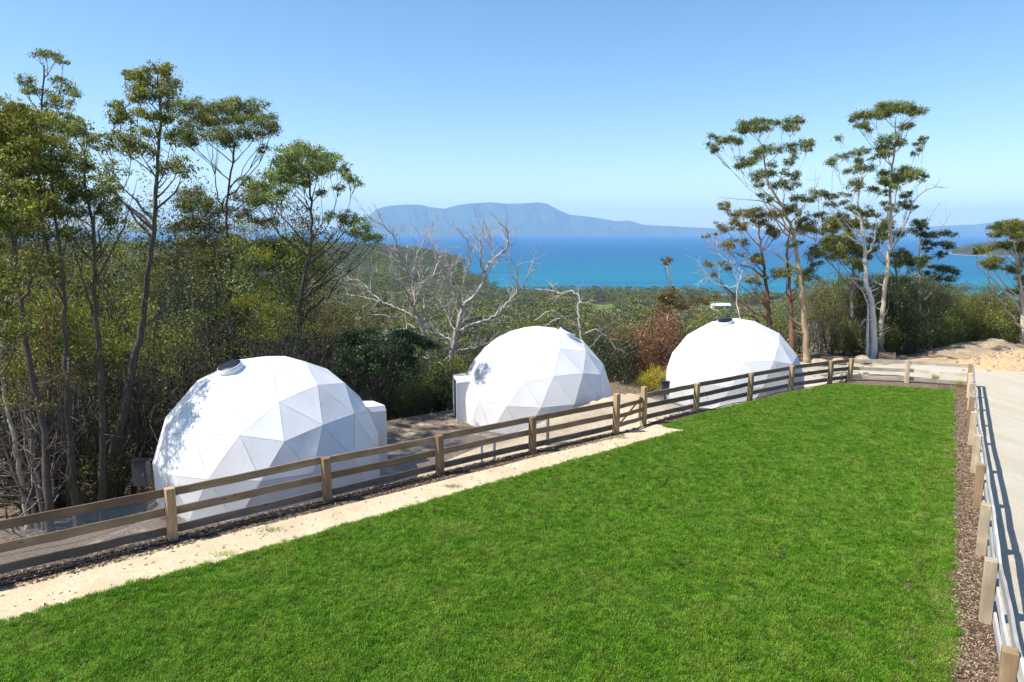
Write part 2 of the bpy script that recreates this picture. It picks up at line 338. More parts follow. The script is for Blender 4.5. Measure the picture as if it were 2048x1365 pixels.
def TERR(X, Y):
    X = np.asarray(X, float); Y = np.asarray(Y, float)
    s, t = st_of(X, Y); r = np.hypot(X, Y); g = G(X, Y)
    terr = -1.74 - 0.02 * np.clip(t, -30, 45)
    # bank beyond the fence, with the sandy ramp in front of the middle dome
    s1 = np.interp(t, [0, 5, 20, 24, 34], [3.2, 3.2, 2.4, 1.35, 1.35])
    low = g + (terr - g) * sm(0.45, 1, np.clip(s, 0, None) / s1 * 0.55 + 0.45 * (s > 0.35)) * (s > 0.35)
    ramp = np.interp(t, [7.5, 19.0, 24.0], [-2.0, -0.45, -0.5])
    inr = sm(6.5, 8.5, t) * (1 - sm(20.5, 24.0, t))
    onr = ramp + (terr - ramp) * sm(4.7, 5.3, s)
    onr = g + (onr - g) * sm(0.35, 1.0, s)
    base = low * (1 - inr) + onr * inr
    plate = g - 0.25 * sm(0.5, 2.5, s)
    bl = sm(34.6, 37.0, t); base = base * (1 - bl) + plate * bl
    s2 = np.interp(t, [-1, 1.5, 5, 33, 37], [5.5, 6.5, 12.5, 12.0, 7.0])
    slope = np.interp(t, [-1, 5, 30, 37], [0.34, 0.34, 0.30, 0.22])
    fall = np.clip(s - s2, 0, None) * slope + np.clip(t - 58, 0, None) * 0.22
    v = np.interp(r, VAL[:, 0], VAL[:, 1])
    v = v + fbm(X, Y, 0.02, 3) * np.interp(r, [40, 120, 800, 1000], [0, 2.2, 4, 1])
    aa = X / np.maximum(Y, 1.0)
    v = v + sm(-0.08, -0.30, aa) * np.interp(r, [25, 45, 80, 150, 400], [0, 2.5, 5.5, 6, 0])
    ab = np.interp(Y, [1000, 1400, 1750, 2100], [0.03, -0.05, -0.12, -0.19])
    v = np.maximum(v, -104 + np.clip((ab + 0.03 - aa) / 0.09, 0, 1) * 26 + 3 * fbm(X, Y, 0.01, 8))
    out = np.where(fall > 0, np.maximum(base - fall, np.minimum(v, base)), base)
    # wooded headland across the bay and the low spit on the right
    a = X / np.maximum(Y, 1.0)
    yr = np.interp(a, [k[0] for k in RIDGE_A], [k[1] for k in RIDGE_A])
    ang = np.arctan((CY - 463) / FPX) + np.arctan((yr - CY) / FPX)
    rz = CAMZ - np.tan(ang) * 1750 - 13
    h = -98 + (np.clip(rz, -110, 50) + 98) * np.exp(-((Y - 1750) / 420) ** 2) + 2.0 * fbm(X, Y, 0.012, 9)
    out = np.where(Y > 700, np.maximum(out, h), out)
    sp = -97 + 42 * sm(0.60, 0.70, a) * np.exp(-((Y - 2950) / 330) ** 2) + 1.5 * fbm(X, Y, 0.008, 5)
    sp = np.where(a > 0.60, sp, -99)
    return np.where(Y > 1800, np.maximum(out, sp), out)
def ter(x, y): return float(TERR(x, y))

def build_ground():
    na = 300; ang = np.radians(np.linspace(-84, 84, na)); rr = [0.6]
    while rr[-1] < 3600: rr.append(rr[-1] * 1.0135 + 0.02)
    rr = np.array(rr); nr = len(rr)
    A, R = np.meshgrid(ang, rr); X = R * np.sin(A); Y = R * np.cos(A); Z = TERR(X, Y)
    mb = MB(); i = np.arange(nr - 1)[:, None] * na; j = np.arange(na - 1)[None, :]
    mb.add(np.stack([X, Y, Z], -1).reshape(-1, 3), np.stack([i + j, i + na + j, i + na + j + 1, i + j + 1], -1)[..., ::-1].reshape(-1, 4))
    o = obj('ground', mb.mesh('ground', True), M['ground']); tag(o, kind='structure')
build_ground()

def sheet(name, poly, mat, dz, step=0.5, label=None, jitter=0.0, seed=1, kind='structure'):
    """a sheet over the terrain filling a convex quad strip given as two matching edge lines"""
    A, B = poly; A = np.array(A, float); B = np.array(B, float)
    def res(L, n):
        d = np.r_[0, np.cumsum(np.linalg.norm(np.diff(L, axis=0), axis=1))]; q = np.linspace(0, d[-1], n)
        return np.stack([np.interp(q, d, L[:, 0]), np.interp(q, d, L[:, 1])], -1)
    ln = max(np.linalg.norm(np.diff(A, axis=0), axis=1).sum(), np.linalg.norm(np.diff(B, axis=0), axis=1).sum())
    n = max(2, int(ln / step)); wd = np.linalg.norm(A - B[:len(A)] if len(A) == len(B) else A[:1] - B[:1], axis=1).max(); m = max(2, int(wd / step) + 1)
    a = res(A, n); b = res(B, n)
    if jitter:
        r = np.random.RandomState(seed); a = a + r.normal(0, jitter, a.shape); b = b + r.normal(0, jitter, b.shape)
    f = np.linspace(0, 1, m)[None, :, None]; P = a[:, None] * (1 - f) + b[:, None] * f
    Z = TERR(P[..., 0], P[..., 1]) + dz
    v = np.concatenate([P, Z[..., None]], -1).reshape(-1, 3)
    i = np.arange(n - 1)[:, None] * m; j = np.arange(m - 1)[None, :]
    q = np.stack([i + j, i + j + 1, i + m + j + 1, i + m + j], -1).reshape(-1, 4)
    mb = MB(); mb.add(v, q); me = mb.mesh(name, True)
    if me.polygons[0].normal.z < 0: me.flip_normals()
    o = obj(name, me, mat); tag(o, kind=kind); return o, P

def off(line, d):                                # offset a polyline sideways (positive = to its left)
    L = np.array(line, float); T = np.gradient(L, axis=0); T /= np.linalg.norm(T, axis=1, keepdims=True)
    return L + np.stack([-T[:, 1], T[:, 0]], -1) * d

# lawn, sandy path, mulch beds, road, dirt
PATH_EDGE = [(-18.5, 2.35), (-8.83, 10.85), (-4.4, 14.73), (-0.34, 18.50), (6.1, 24.32)]          # lawn side of the path
PATH_IN = [(-19.8, 3.7), (-9.95, 12.0), (-4.45, 16.55), (-0.15, 20.25), (4.75, 24.75)]   # fence side of the path
fence_l = np.array(P_LEFT + P_LEFT2)
lawn_left = [(-18.5, 2.35), (-8.83, 10.85), (-4.4, 14.73), (-0.34, 18.50), (6.72, 24.78), (5.85, 25.25), (8.1, 27.5), (11.3, 30.2), (14.15, 32.55), (17.2, 34.55)]
LAWN_R = [(4.74, 6.51), (6.64, 9.51), (8.28, 12.07), (10.67, 15.79), (13.18, 19.71), (17.24, 26.03), (22.0, 33.4)]
LR = [(-1.0, -3.5), (1.0, 0.6), (2.9, 3.6)] + LAWN_R
lawn_right = LR
def ragged(L, amp, seed):
    L = np.array(L, float); d = np.r_[0, np.cumsum(np.linalg.norm(np.diff(L, axis=0), axis=1))]; q = np.linspace(0, d[-1], int(d[-1] / 0.22)); P = np.stack([np.interp(q, d, L[:, 0]), np.interp(q, d, L[:, 1])], -1)
    T = np.gradient(P, axis=0); T /= np.linalg.norm(T, axis=1, keepdims=True) + 1e-9; r = np.random.RandomState(seed); w_ = amp * (np.sin(q * 1.3 + seed) * 0.5 + np.sin(q * 3.7) * 0.5 + r.normal(0, 0.7, len(q))); w_[0] = w_[-1] = 0
    return [tuple(k) for k in P + np.stack([-T[:, 1], T[:, 0]], -1) * w_[:, None]]
lawn_left = ragged(lawn_left, 0.035, 1); lawn_right = ragged(lawn_right, 0.05, 2)
sheet('lawn', (lawn_left, lawn_right), M['soil'], 0.004, 0.6)
sheet('path', (PATH_EDGE, PATH_IN), M['path'], 0.008, 0.35, jitter=0.02)
sheet('path', ([(5.6, 23.8), (6.75, 24.85)], [(4.75, 24.9), (5.55, 25.55)]), M['path'], 0.0085, 0.3, jitter=0.02)
sheet('mulch_bed', (off(P_LEFT, -1.05), off(P_LEFT, 0.5)), M['mulch'], 0.0045, 0.35, jitter=0.03)
sheet('mulch_bed', (off(P_LEFT2, -0.5), off(P_LEFT2, 0.35)), M['mulch'], 0.0045, 0.35, jitter=0.02)
sheet('mulch_bed', (off(P_RIGHT, 1.3), off(P_RIGHT, -0.22)), M['mulch'], 0.006, 0.3, jitter=0.015)
sheet('mulch_bed', ([(17.9, 36.0), (19.8, 36.1), (21.5, 35.9), (23.7, 34.5)], [(17.8, 37.2), (19.8, 37.8), (21.6, 37.5), (24.3, 35.4)]), M['mulch'], 0.012, 0.3, jitter=0.03)
rr_ = off(P_RIGHT, -0.25); rf_ = off(P_RIGHT, -7.5)
sheet('gravel_road', ([(1.0, -2.0)] + [tuple(p) for p in rr_] + [(25.8, 38.0), (22, 41.5), (15.5, 41.0)], [(7.5, -6.0)] + [tuple(p) for p in rf_] + [(34, 38.5), (33.0, 43.2), (17.3, 39.4)]), M['road'], 0.008, 0.6, jitter=0.02)
sheet('gravel_road', ([(16.3, 37.2), (19.5, 36.4), (23.6, 34.6)], [(17.8, 43.5), (22.5, 43.5), (27.5, 40.0)]), M['road'], 0.006, 0.5)
sheet('dirt_yard', ([(20.5, 43.2), (27, 41.0), (33.0, 39.0), (46, 36)], [(25, 47.2), (33, 52.5), (44, 57), (60, 60)]), M['dirt'], 0.014, 0.7, jitter=0.08)
sheet('sand_pad', ([xy_of(0.9, 8), xy_of(0.9, 12), xy_of(0.9, 16), xy_of(0.6, 20.0), xy_of(0.6, 24.0)], [xy_of(4.75, 8), xy_of(4.75, 12), xy_of(4.75, 16), xy_of(4.8, 20.0), xy_of(6.5, 24.0)]), M['sandpad'], 0.01, 0.35, jitter=0.03)
sheet('gravel_bed', ([xy_of(0.4, 20.2), xy_of(0.4, 23.4)], [xy_of(2.3, 20.8), xy_of(1.9, 23.6)]), M['greygravel'], 0.02, 0.3, jitter=0.04)
sheet('sand_pad', ([xy_of(4.9, 9.5), xy_of(5.1, 15), xy_of(5.3, 22), xy_of(3.0, 26)], [xy_of(11.5, 9.5), xy_of(12.3, 15), xy_of(11.8, 22), xy_of(9.0, 27)]), M['sandmix'], 0.01, 0.5, jitter=0.05)
sheet('sand_pad', ([xy_of(3.3, -0.5), xy_of(3.3, 4), xy_of(3.3, 9)], [xy_of(6.0, -1.2), xy_of(11.5, 4), xy_of(11.8, 9.5)]), M['sandmix'], 0.01, 0.5, jitter=0.08)
sheet('mulch_bank', ([xy_of(0.45, -14), xy_of(0.45, -5), xy_of(0.45, 0), xy_of(0.45, 8), xy_of(0.45, 11.5)], [xy_of(4.4, -14), xy_of(4.5, -5), xy_of(4.2, 0), xy_of(4.2, 8), xy_of(3.6, 10.5)]), M['mulch'], 0.018, 0.35, jitter=0.05)

# ------------------------------------------------------------------ sea and far land
SEA = -85.0
def build_sea():
    mb = MB(); xs = np.linspace(-24000, 24000, 25); ys = np.r_[600, 1200, 2500, np.linspace(5000, 24000, 12)]
    X, Y = np.meshgrid(xs, ys); m = len(xs); i = np.arange(len(ys) - 1)[:, None] * m; j = np.arange(m - 1)[None, :]
    mb.add(np.stack([X, Y, X * 0 + SEA], -1).reshape(-1, 3), np.stack([i + j, i + j + 1, i + m + j + 1, i + m + j], -1).reshape(-1, 4))
    tag(obj('sea', mb.mesh('sea', True), M['sea']), kind='structure')
build_sea()
PROF = [(-600, 470), (-200, 455), (200, 458), (500, 452), (640, 463), (705, 459), (718, 450), (734, 434), (753, 418.6), (773, 413), (808, 409.6), (843, 409.6), (859, 415), (890, 418), (913, 411), (937, 407.6), (980, 405), (1015, 408), (1046, 407), (1077, 405), (1093, 407.6), (1116, 420), (1140, 430), (1187, 435), (1234, 443), (1257, 441), (1288, 450), (1323, 452), (1362, 453.8), (1405, 456), (1440, 458), (1550, 459.5), (1700, 459), (1800, 456), (1872, 453), (1954, 449), (1995, 443.5), (2012, 444), (2100, 440), (2300, 452), (2700, 465)]
def build_mountain():
    px = np.arange(-500, 2650, 4.0); py = np.interp(px, [k[0] for k in PROF], [k[1] for k in PROF])
    rs = np.random.RandomState(4); py = py + np.interp(px, np.arange(-500, 2650, 9.0), rs.normal(0, 0.15, 350))
    Yr = 17500.0; nY = 15; fr = np.linspace(-1, 1, nY)
    V = []
    for k, f in enumerate(fr):
        Y = Yr + f * (1700 if f < 0 else 3500); row = []
        for x, y in zip(px, py):
            top = at(x, y, Yr); h = top[2] - SEA
            prof = (1 - abs(f)) ** (0.9 if f < 0 else 1.2)
            gul = 1 + 0.22 * math.sin(x * 0.11 + 3 * f) * (1 - abs(f)) * abs(f) * 2 + 0.15 * math.sin(x * 0.31 + 9 * f) * (1 - abs(f)) * abs(f) * 2
            row.append((top[0] * Y / Yr, Y, SEA - 6 + (h + 6) * prof * gul))
        V.append(row)
    m = len(px); i = np.arange(nY - 1)[:, None] * m; j = np.arange(m - 1)[None, :]
    mb = MB(); mb.add(np.array(V).reshape(-1, 3), np.stack([i + j, i + j + 1, i + m + j + 1, i + m + j], -1).reshape(-1, 4))
    tag(obj('mountain', mb.mesh('mountain', True), M['mountain']), kind='structure')
build_mountain()

def field(name, a0, a1, y0, y1, mat, dz=0.5, seed=0):
    r = np.random.RandomState(seed); n = 14; mb = MB(); V = []
    for k in range(n):
        Y = y0 + (y1 - y0) * k / (n - 1); wob = 1 - 0.35 * abs(2 * k / (n - 1) - 1) ** 2
        c = (a0 + a1) / 2; hw = (a1 - a0) / 2 * wob * (1 + r.normal(0, 0.06))
        for j in range(n):
            X = (c + hw * (2 * j / (n - 1) - 1)) * Y; V.append((X, Y, ter(X, Y) + dz))
    i = np.arange(n - 1)[:, None] * n; j = np.arange(n - 1)[None, :]
    mb.add(V, np.stack([i + j, i + j + 1, i + n + j + 1, i + n + j], -1).reshape(-1, 4))
    tag(obj(name, mb.mesh(name, True), mat), kind='structure')
CLEAR = [(0.110, 0.157, 390, 730), (0.255, 0.330, 470, 740), (0.33, 0.385, 470, 690), (0.235, 0.285, 540, 640), (0.01, 0.05, 560, 600)]
field('grass_field', 0.112, 0.155, 450, 720, M['field'], 0.6, 1)
field('grass_field', 0.268, 0.325, 590, 740, M['field'], 0.6, 2)

# ------------------------------------------------------------------ fences
def gz(x, y): return float(G(x, y))
def post(parent, x, y, ang, mat, h=1.2, wd=0.19, z0=None):
    mb = MB(); mb.box((0, 0, h / 2 - 0.15), (wd / 2, 0, 0), (0, wd / 2, 0), (0, 0, h / 2 + 0.15))
    me = mb.mesh('post'); o = obj('post', me, mat, parent)
    o.location = (x, y, gz(x, y) if z0 is None else z0); o.rotation_euler = (random.gauss(0, 0.008), random.gauss(0, 0.008), ang)
    bv = o.modifiers.new('bevel', 'BEVEL'); bv.width = 0.008; bv.segments = 1
    return o
def rail(parent, a, b, za, zb, hgt, thick, mat, ov=0.0, name='rail'):
    a = np.array(a, float); b = np.array(b, float); d = b - a; L = np.linalg.norm(d); ang = math.atan2(d[1], d[0])
    n = 9; mb = MB(); R = np.random.RandomState(abs(int(a[0] * 977 + a[1] * 131 + za * 57)) % 100000)
    sag = R.normal(0, 0.010, n).cumsum() * 0.5; sag -= np.linspace(sag[0], sag[-1], n)
    bow = R.normal(0, 0.009, n).cumsum() * 0.5; bow -= np.linspace(bow[0], bow[-1], n)
    xs = np.linspace(-L / 2 - ov, L / 2 + ov, n); zs = np.linspace(za - (za + zb) / 2, zb - (za + zb) / 2, n) + sag
    V = []
    for x, z, y in zip(xs, zs, bow):
        V += [(x, y - thick / 2, z - hgt / 2), (x, y + thick / 2, z - hgt / 2), (x, y + thick / 2, z + hgt / 2), (x, y - thick / 2, z + hgt / 2)]
    i = np.arange(n - 1)[:, None] * 4; j = np.arange(4)[None, :]
    q = np.stack([i + j, i + 4 + j, i + 4 + (j + 1) % 4, i + (j + 1) % 4], -1).reshape(-1, 4)
    q = np.concatenate([q, [[0, 1, 2, 3]], [[4 * n - 1, 4 * n - 2, 4 * n - 3, 4 * n - 4]]]); mb.add(V, q)
    o = obj(name, mb, mat, parent); m = (a + b) / 2; o.location = (m[0], m[1], (za + zb) / 2); o.rotation_euler = (0, 0, ang); return o
random.seed(5)
def wire(parent, a, b, side, h=1.05, pitch=0.062):
    """woven wire netting of one bay, hung on the rails"""
    a = np.array(a, float); b = np.array(b, float); d = b - a; L = np.linalg.norm(d); ang = math.atan2(d[1], d[0])
    mb = MB(); sl = gz(*b) - gz(*a); n = int((L + h) / pitch); z0 = 0.03
    for sg in (1, -1):
        for k in range(n):
            u0 = k * pitch - (h if sg > 0 else 0); u1 = u0 + h * (1 if sg > 0 else 1)
            za, zb = (z0, h) if sg > 0 else (h, z0)
            if sg < 0: u0 -= h; u1 -= h
            lo = max(u0, 0); hi = min(u1, L)
            if hi - lo < 0.02: continue
            f0 = (lo - u0) / h; f1 = (hi - u0) / h; Z = lambda f: za + (zb - za) * f
            p = [np.array([lo - L / 2, 0, Z(f0) + sl * (lo / L - 0.5)]), np.array([hi - L / 2, 0, Z(f1) + sl * (hi / L - 0.5)])]
            mb.tube(p, [0.0026, 0.0026], 3, False)
    o = obj('wire_netting', mb, M['galv'], parent); m = (a + b) / 2
    nrm = np.array([-d[1], d[0]]) / L * side
    o.location = (m[0] + nrm[0], m[1] + nrm[1], (gz(*a) + gz(*b)) / 2); o.rotation_euler = (0, 0, ang); return o

def fence(label, pts, side, mats, netting, tall=(), heights=((1.08, 0.185), (0.635, 0.185), (0.19, 0.185)), skip_posts=()):
    """posts along pts, three rails per bay fixed to one side of the posts (side>0 = left of the run)"""
    root = empty('post_and_rail_fence', (pts[0][0], pts[0][1], gz(*pts[0])), label, 'fence')
    inv = Matrix.Translation(-Vector(root.location))
    kids = []
    for k, p in enumerate(pts):
        q0 = np.array(pts[max(0, k - 1)]); q1 = np.array(pts[min(len(pts) - 1, k + 1)]); d = q1 - q0; ang = math.atan2(d[1], d[0])
        if k in skip_posts: continue
        kids.append(post(root, p[0], p[1], ang, mats[0] if not isinstance(mats[0], list) else mats[0][k % len(mats[0])], 1.47 if k in tall else 1.2 + random.gauss(0, 0.012)))
    for a, b in zip(pts[:-1], pts[1:]):
        a = np.array(a); b = np.array(b); d = (b - a) / np.linalg.norm(b - a); nr = np.array([-d[1], d[0]]) * side * (0.095 + 0.026)
        for i, (hz, hg) in enumerate(heights):
            kids.append(rail(root, a + nr, b + nr, gz(*a) + hz + random.gauss(0, 0.012), gz(*b) + hz + random.gauss(0, 0.012), hg, 0.045, mats[2] if i == 2 else mats[1], -0.003))
        if netting: kids.append(wire(root, a, b, side * 0.155))
    for o in kids: o.location = inv @ o.location
    return root
woods = (M['post'], M['rail'], M['rail_base'])
fence('brown timber fence with wire netting in front of the two domes left of the gate', P_LEFT, 1, woods, True, tall=(6,))
fence('brown timber fence from the gate along the dome with a timber end corner', P_LEFT2, 1, woods, True, tall=(0,))
pale = ([M['post_pale'], M['post_pale'], M['post']], M['rail_pale'], M['rail_pale'])
fence('short pale timber fence closing the far end of the lawn by the dirt yard', P_END, 1, ([M['post_pale']], M['rail_tan'], M['rail_tan']), False, skip_posts=(0, 2))
fence('pale timber fence with grey rails between the bark bed and the gravel road', P_RIGHT, -1, pale, False)

def gate():
    a = np.array(P_LEFT[-1]); b = np.array(P_LEFT2[0]); d = b - a; L = np.linalg.norm(d); d /= L
    a = a + d * 0.13; b = b - d * 0.13; nr = np.array([-d[1], d[0]]) * 0.0
    g = empty('timber_gate', (a[0], a[1], gz(*a)), 'small timber gate with diagonal brace between two tall posts', 'gate'); inv = Vector(g.location); kids = []
    za, zb = gz(*a), gz(*b)
    for hz in (0.95, 0.60, 0.25): kids.append(rail(g, a, b, za + hz, zb + hz - 0.02, 0.15, 0.04, M['rail']))
    nb = np.array([-d[1], d[0]]) * 0.045
    for f in (0.06, 0.94):
        p = a + (b - a) * f + nb; mb = MB(); mb.box((0, 0, 0.6), (0.07, 0, 0), (0, 0.02, 0), (0, 0, 0.46)); o = obj('stile', mb, M['post'], g)
        o.location = (p[0], p[1], za); o.rotation_euler = (0, 0, math.atan2(d[1], d[0])); kids.append(o)
    kids.append(rail(g, a + (b - a) * 0.12 + nb * 1.02, a + (b - a) * 0.88 + nb * 1.02, za + 0.28, za + 0.93, 0.10, 0.036, M['post'], name='brace'))
    mb = MB(); mb.box((0, 0, 0), (0.05, 0, 0), (0, 0.012, 0), (0, 0, 0.03)); o = obj('latch', mb, M['black'], g); p = b - d * 0.08 - nb * 0.8
    o.location = (p[0], p[1], za + 0.98); o.rotation_euler = (0, 0, math.atan2(d[1], d[0])); kids.append(o)
    for o in kids: o.location = Vector(o.location) - inv
gate()

def pipe():
    L = off(P_LEFT, -0.20); L = np.concatenate([L[:-1], [L[-1] + 0.0]]); n = 170
    d = np.r_[0, np.cumsum(np.linalg.norm(np.diff(L, axis=0), axis=1))]; q = np.linspace(0.5, d[-1] - 0.3, n); r = np.random.RandomState(2)
    x = np.interp(q, d, L[:, 0]) + 0.06 * np.sin(q * 1.7) + 0.04 * np.sin(q * 4.1); y = np.interp(q, d, L[:, 1]) + 0.05 * np.sin(q * 2.3)
    z = G(x, y) + 0.022 + 0.02 * np.clip(np.sin(q * 2.9), 0, 1)
    mb = MB(); mb.tube(np.stack([x, y, z], -1), np.full(n, 0.016), 6)
    tag(obj('irrigation_pipe', mb.mesh('irrigation_pipe', True), M['black']), 'thin black irrigation pipe snaking along the foot of the fence', 'pipe')
    L = off(P_LEFT2, -0.22); d = np.r_[0, np.cumsum(np.linalg.norm(np.diff(L, axis=0), axis=1))]; q = np.linspace(0.2, d[-1] - 0.5, 120)
    x = np.interp(q, d, L[:, 0]) + 0.05 * np.sin(q * 1.9); y = np.interp(q, d, L[:, 1]) + 0.05 * np.sin(q * 2.7)
    mb = MB(); mb.tube(np.stack([x, y, G(x, y) + 0.025 + 0.02 * np.clip(np.sin(q * 3.3), 0, 1)], -1), np.full(120, 0.018), 6)
    tag(obj('irrigation_pipe', mb.mesh('irrigation_pipe', True), M['black']), 'black irrigation pipe lying along the fence past the gate', 'pipe')
pipe()

# ------------------------------------------------------------------ geodesic domes
RD = 3.8
def geodesic(freq=3):
    ph = math.atan(0.5); V = [np.array([0, 0, 1.])]
    for k in range(5): V.append(np.array([math.cos(ph) * math.cos(k * 2 * math.pi / 5), math.cos(ph) * math.sin(k * 2 * math.pi / 5), math.sin(ph)]))
    for k in range(5): V.append(np.array([math.cos(ph) * math.cos((k + .5) * 2 * math.pi / 5), math.cos(ph) * math.sin((k + .5) * 2 * math.pi / 5), -math.sin(ph)]))
    V.append(np.array([0, 0, -1.]))
    F = [(0, 1 + k, 1 + (k + 1) % 5) for k in range(5)]
    for k in range(5): F += [(1 + k, 6 + k, 1 + (k + 1) % 5), (1 + (k + 1) % 5, 6 + k, 6 + (k + 1) % 5)]
    F += [(11, 6 + (k + 1) % 5, 6 + k) for k in range(5)]
    T = []
    for a, b, c in F:
        A, B, C = V[a], V[b], V[c]
        def p(i, j): q = A + (B - A) * i / freq + (C - A) * j / freq; return q / np.linalg.norm(q)
        for i in range(freq):
            for j in range(freq - i):
                T.append((p(i, j), p(i + 1, j), p(i, j + 1)))
                if i + j < freq - 1: T.append((p(i + 1, j), p(i + 1, j + 1), p(i, j + 1)))
    return T
TRI = [t for t in geodesic() if min(q[2] for q in t) > -0.32]
ZLOW = min(q[2] for t in TRI for q in t)
HC = 0.76                                        # height of the sphere centre above the pad
PANEL_ME = []
def panel_mesh(t):
    A, B, C = (q * RD for q in t); c = (A + B + C) / 3; nrm = np.cross(B - A, C - A); nrm /= np.linalg.norm(nrm)
    if nrm @ c < 0: B, C = C, B; nrm = -nrm
    ins = 0.006; V = []
    rng = random.Random(int(abs(c[0] * 1000 + c[1] * 777 + c[2] * 333)))
    N = 4; idx = {}
    for i in range(N + 1):
        for j in range(N + 1 - i):
            q = A + (B - A) * i / N + (C - A) * j / N; q = q + (c - q) / np.linalg.norm(c - q + 1e-9) * (ins if (i == 0 or j == 0 or i + j == N) else 0)
            inner = not (i == 0 or j == 0 or i + j == N)
            idx[(i, j)] = len(V); V.append(q + nrm * (-0.010 + rng.gauss(0, 0.005) if inner else 0.0))
    t3 = []
    for i in range(N):
        for j in range(N - i):
            t3.append((idx[(i, j)], idx[(i + 1, j)], idx[(i, j + 1)]))
            if i + j < N - 1: t3.append((idx[(i + 1, j)], idx[(i + 1, j + 1)], idx[(i, j + 1)]))
    mb = MB(); mb.add(V, None, t3); me = mb.mesh('panel', True); me.materials.append(M['pvc']); return me
PANEL_ME = [panel_mesh(t) for t in TRI]
def cover_mesh():
    mb = MB()
    for t in TRI: 
        A, B, C = (q * (RD - 0.034) for q in t)
        if np.cross(B - A, C - A) @ A < 0: B, C = C, B
        mb.add([A, B, C], None, [[0, 1, 2]])
    me = mb.mesh('cover'); me.materials.append(M['pvc_in']); return me
COVER = cover_mesh()
# rim of the shell: the lowest ring of vertices, in order
rim = {}
for t in TRI:
    for a, b in ((0, 1), (1, 2), (2, 0)):
        k = tuple(sorted((tuple(np.round(t[a], 4)), tuple(np.round(t[b], 4))))); rim[k] = rim.get(k, 0) + 1
rimv = {}
for k, c in rim.items():
    if c == 1:
        for q in k: rimv[math.atan2(q[1], q[0])] = np.array(q)
rimv = [rimv[a] for a in sorted(rimv)]
_seen = []
for q in rimv:
    if not any(np.linalg.norm(q - p) < 0.01 for p in _seen): _seen.append(q)
rimv = _seen
def skirt_mesh():
    r = np.random.RandomState(3); V = []; n = len(rimv); sub = 10; pts = []
    for k in range(n):
        a, b = rimv[k] * RD, rimv[(k + 1) % n] * RD
        for j in range(sub): pts.append(a + (b - a) * j / sub)
    m = len(pts); rows = 5; zb = -HC - 0.12
    for ro in range(rows):
        f = ro / (rows - 1)
        for k, p in enumerate(pts):
            fold = 0.035 * f * math.sin(k * 0.9 + 2 * math.sin(k * 0.13)) + 0.012 * f * r.normal()
            rad = np.array([p[0], p[1], 0]); rad /= np.linalg.norm(rad)
            V.append((p[0] * (1 - 0.004 * f) + rad[0] * fold, p[1] * (1 - 0.004 * f) + rad[1] * fold, p[2] * (1 - f) + zb * f - 0.004))
    i = np.arange(rows - 1)[:, None] * m; j = np.arange(m)[None, :]
    mb = MB(); mb.add(V, np.stack([i + j, i + m + j, i + m + (j + 1) % m, i + (j + 1) % m], -1).reshape(-1, 4))
    me = mb.mesh('skirt', True); me.materials.append(M['pvc']); return me
SKIRT = skirt_mesh()
def lathe(mb, prof, k=32):
    V = [(r * math.cos(a * 2 * math.pi / k), r * math.sin(a * 2 * math.pi / k), z) for r, z in prof for a in range(k)]
    i = np.arange(len(prof) - 1)[:, None] * k; j = np.arange(k)[None, :]
    mb.add(V, np.stack([i + j, i + (j + 1) % k, i + k + (j + 1) % k, i + k + j], -1).reshape(-1, 4))
vmb = MB(); lathe(vmb, [(0.47, -0.10), (0.45, 0.0), (0.40, 0.02), (0.40, 0.08), (0.412, 0.09), (0.412, 0.12), (0.40, 0.13), (0.40, 0.20), (0.395, 0.21), (0.385, 0.21)])
VENT_ME = vmb.mesh('roof_vent', True); VENT_ME.materials.append(M['vent_ring'])
vmb = MB(); lathe(vmb, [(0.386, 0.205), (0.37, 0.225), (0.25, 0.243), (0.12, 0.252), (0.001, 0.255)]); LID_ME = vmb.mesh('dark_lid', True); LID_ME.materials.append(M['vent_glass'])
def porch(parent, ang, reach, wd=1.2, ht=2.2):
    """door tunnel: membrane box leaving the shell, with a dark door set inside a frame"""
    r0 = 2.9; mb = MB(); hw = wd / 2; zb = -HC - 0.1; n = 8; prof = [(-hw, zb), (-hw, ht - HC - 0.18), (-hw + 0.10, ht - HC), (hw - 0.10, ht - HC), (hw, ht - HC - 0.18), (hw, zb)]
    V = []; ca, sa = math.cos(ang), math.sin(ang)
    for k in range(n):
        u = r0 + (reach - r0) * k / (n - 1); sag = 0.0
        for y, z in prof: V.append((u * ca - y * sa, u * sa + y * ca, z + 0.10 * (1 - k / (n - 1)) * (z > 0)))
    m = len(prof); i = np.arange(n - 1)[:, None] * m; j = np.arange(m - 1)[None, :]
    mb.add(V, np.stack([i + j, i + m + j, i + m + j + 1, i + j + 1], -1).reshape(-1, 4))
    p = obj('porch', mb.mesh('porch'), M['pvc'], parent); so = p.modifiers.new('thick', 'SOLIDIFY'); so.thickness = 0.03; so.offset = 0
    mb = MB(); u = reach - 0.10; mb.box((u * ca, u * sa, (ht - 0.1) / 2 - HC), np.array([ca, sa, 0]) * 0.02, np.array([-sa, ca, 0]) * (hw - 0.06), (0, 0, ht / 2 - 0.10)); d = obj('door', mb, M['window'], p)
    mb = MB(); u = reach - 0.03
    for sy in (-1, 1): mb.box((u * ca - sy * (hw - 0.05) * sa, u * sa + sy * (hw - 0.05) * ca, (ht - 0.1) / 2 - HC), np.array([ca, sa, 0]) * 0.03, np.array([-sa, ca, 0]) * 0.03, (0, 0, ht / 2 - 0.08))
    mb.box((u * ca, u * sa, ht - HC - 0.07), np.array([ca, sa, 0]) * 0.03, np.array([-sa, ca, 0]) * (hw - 0.1), (0, 0, 0.03)); obj('door_frame', mb, M['vent_ring'], p)
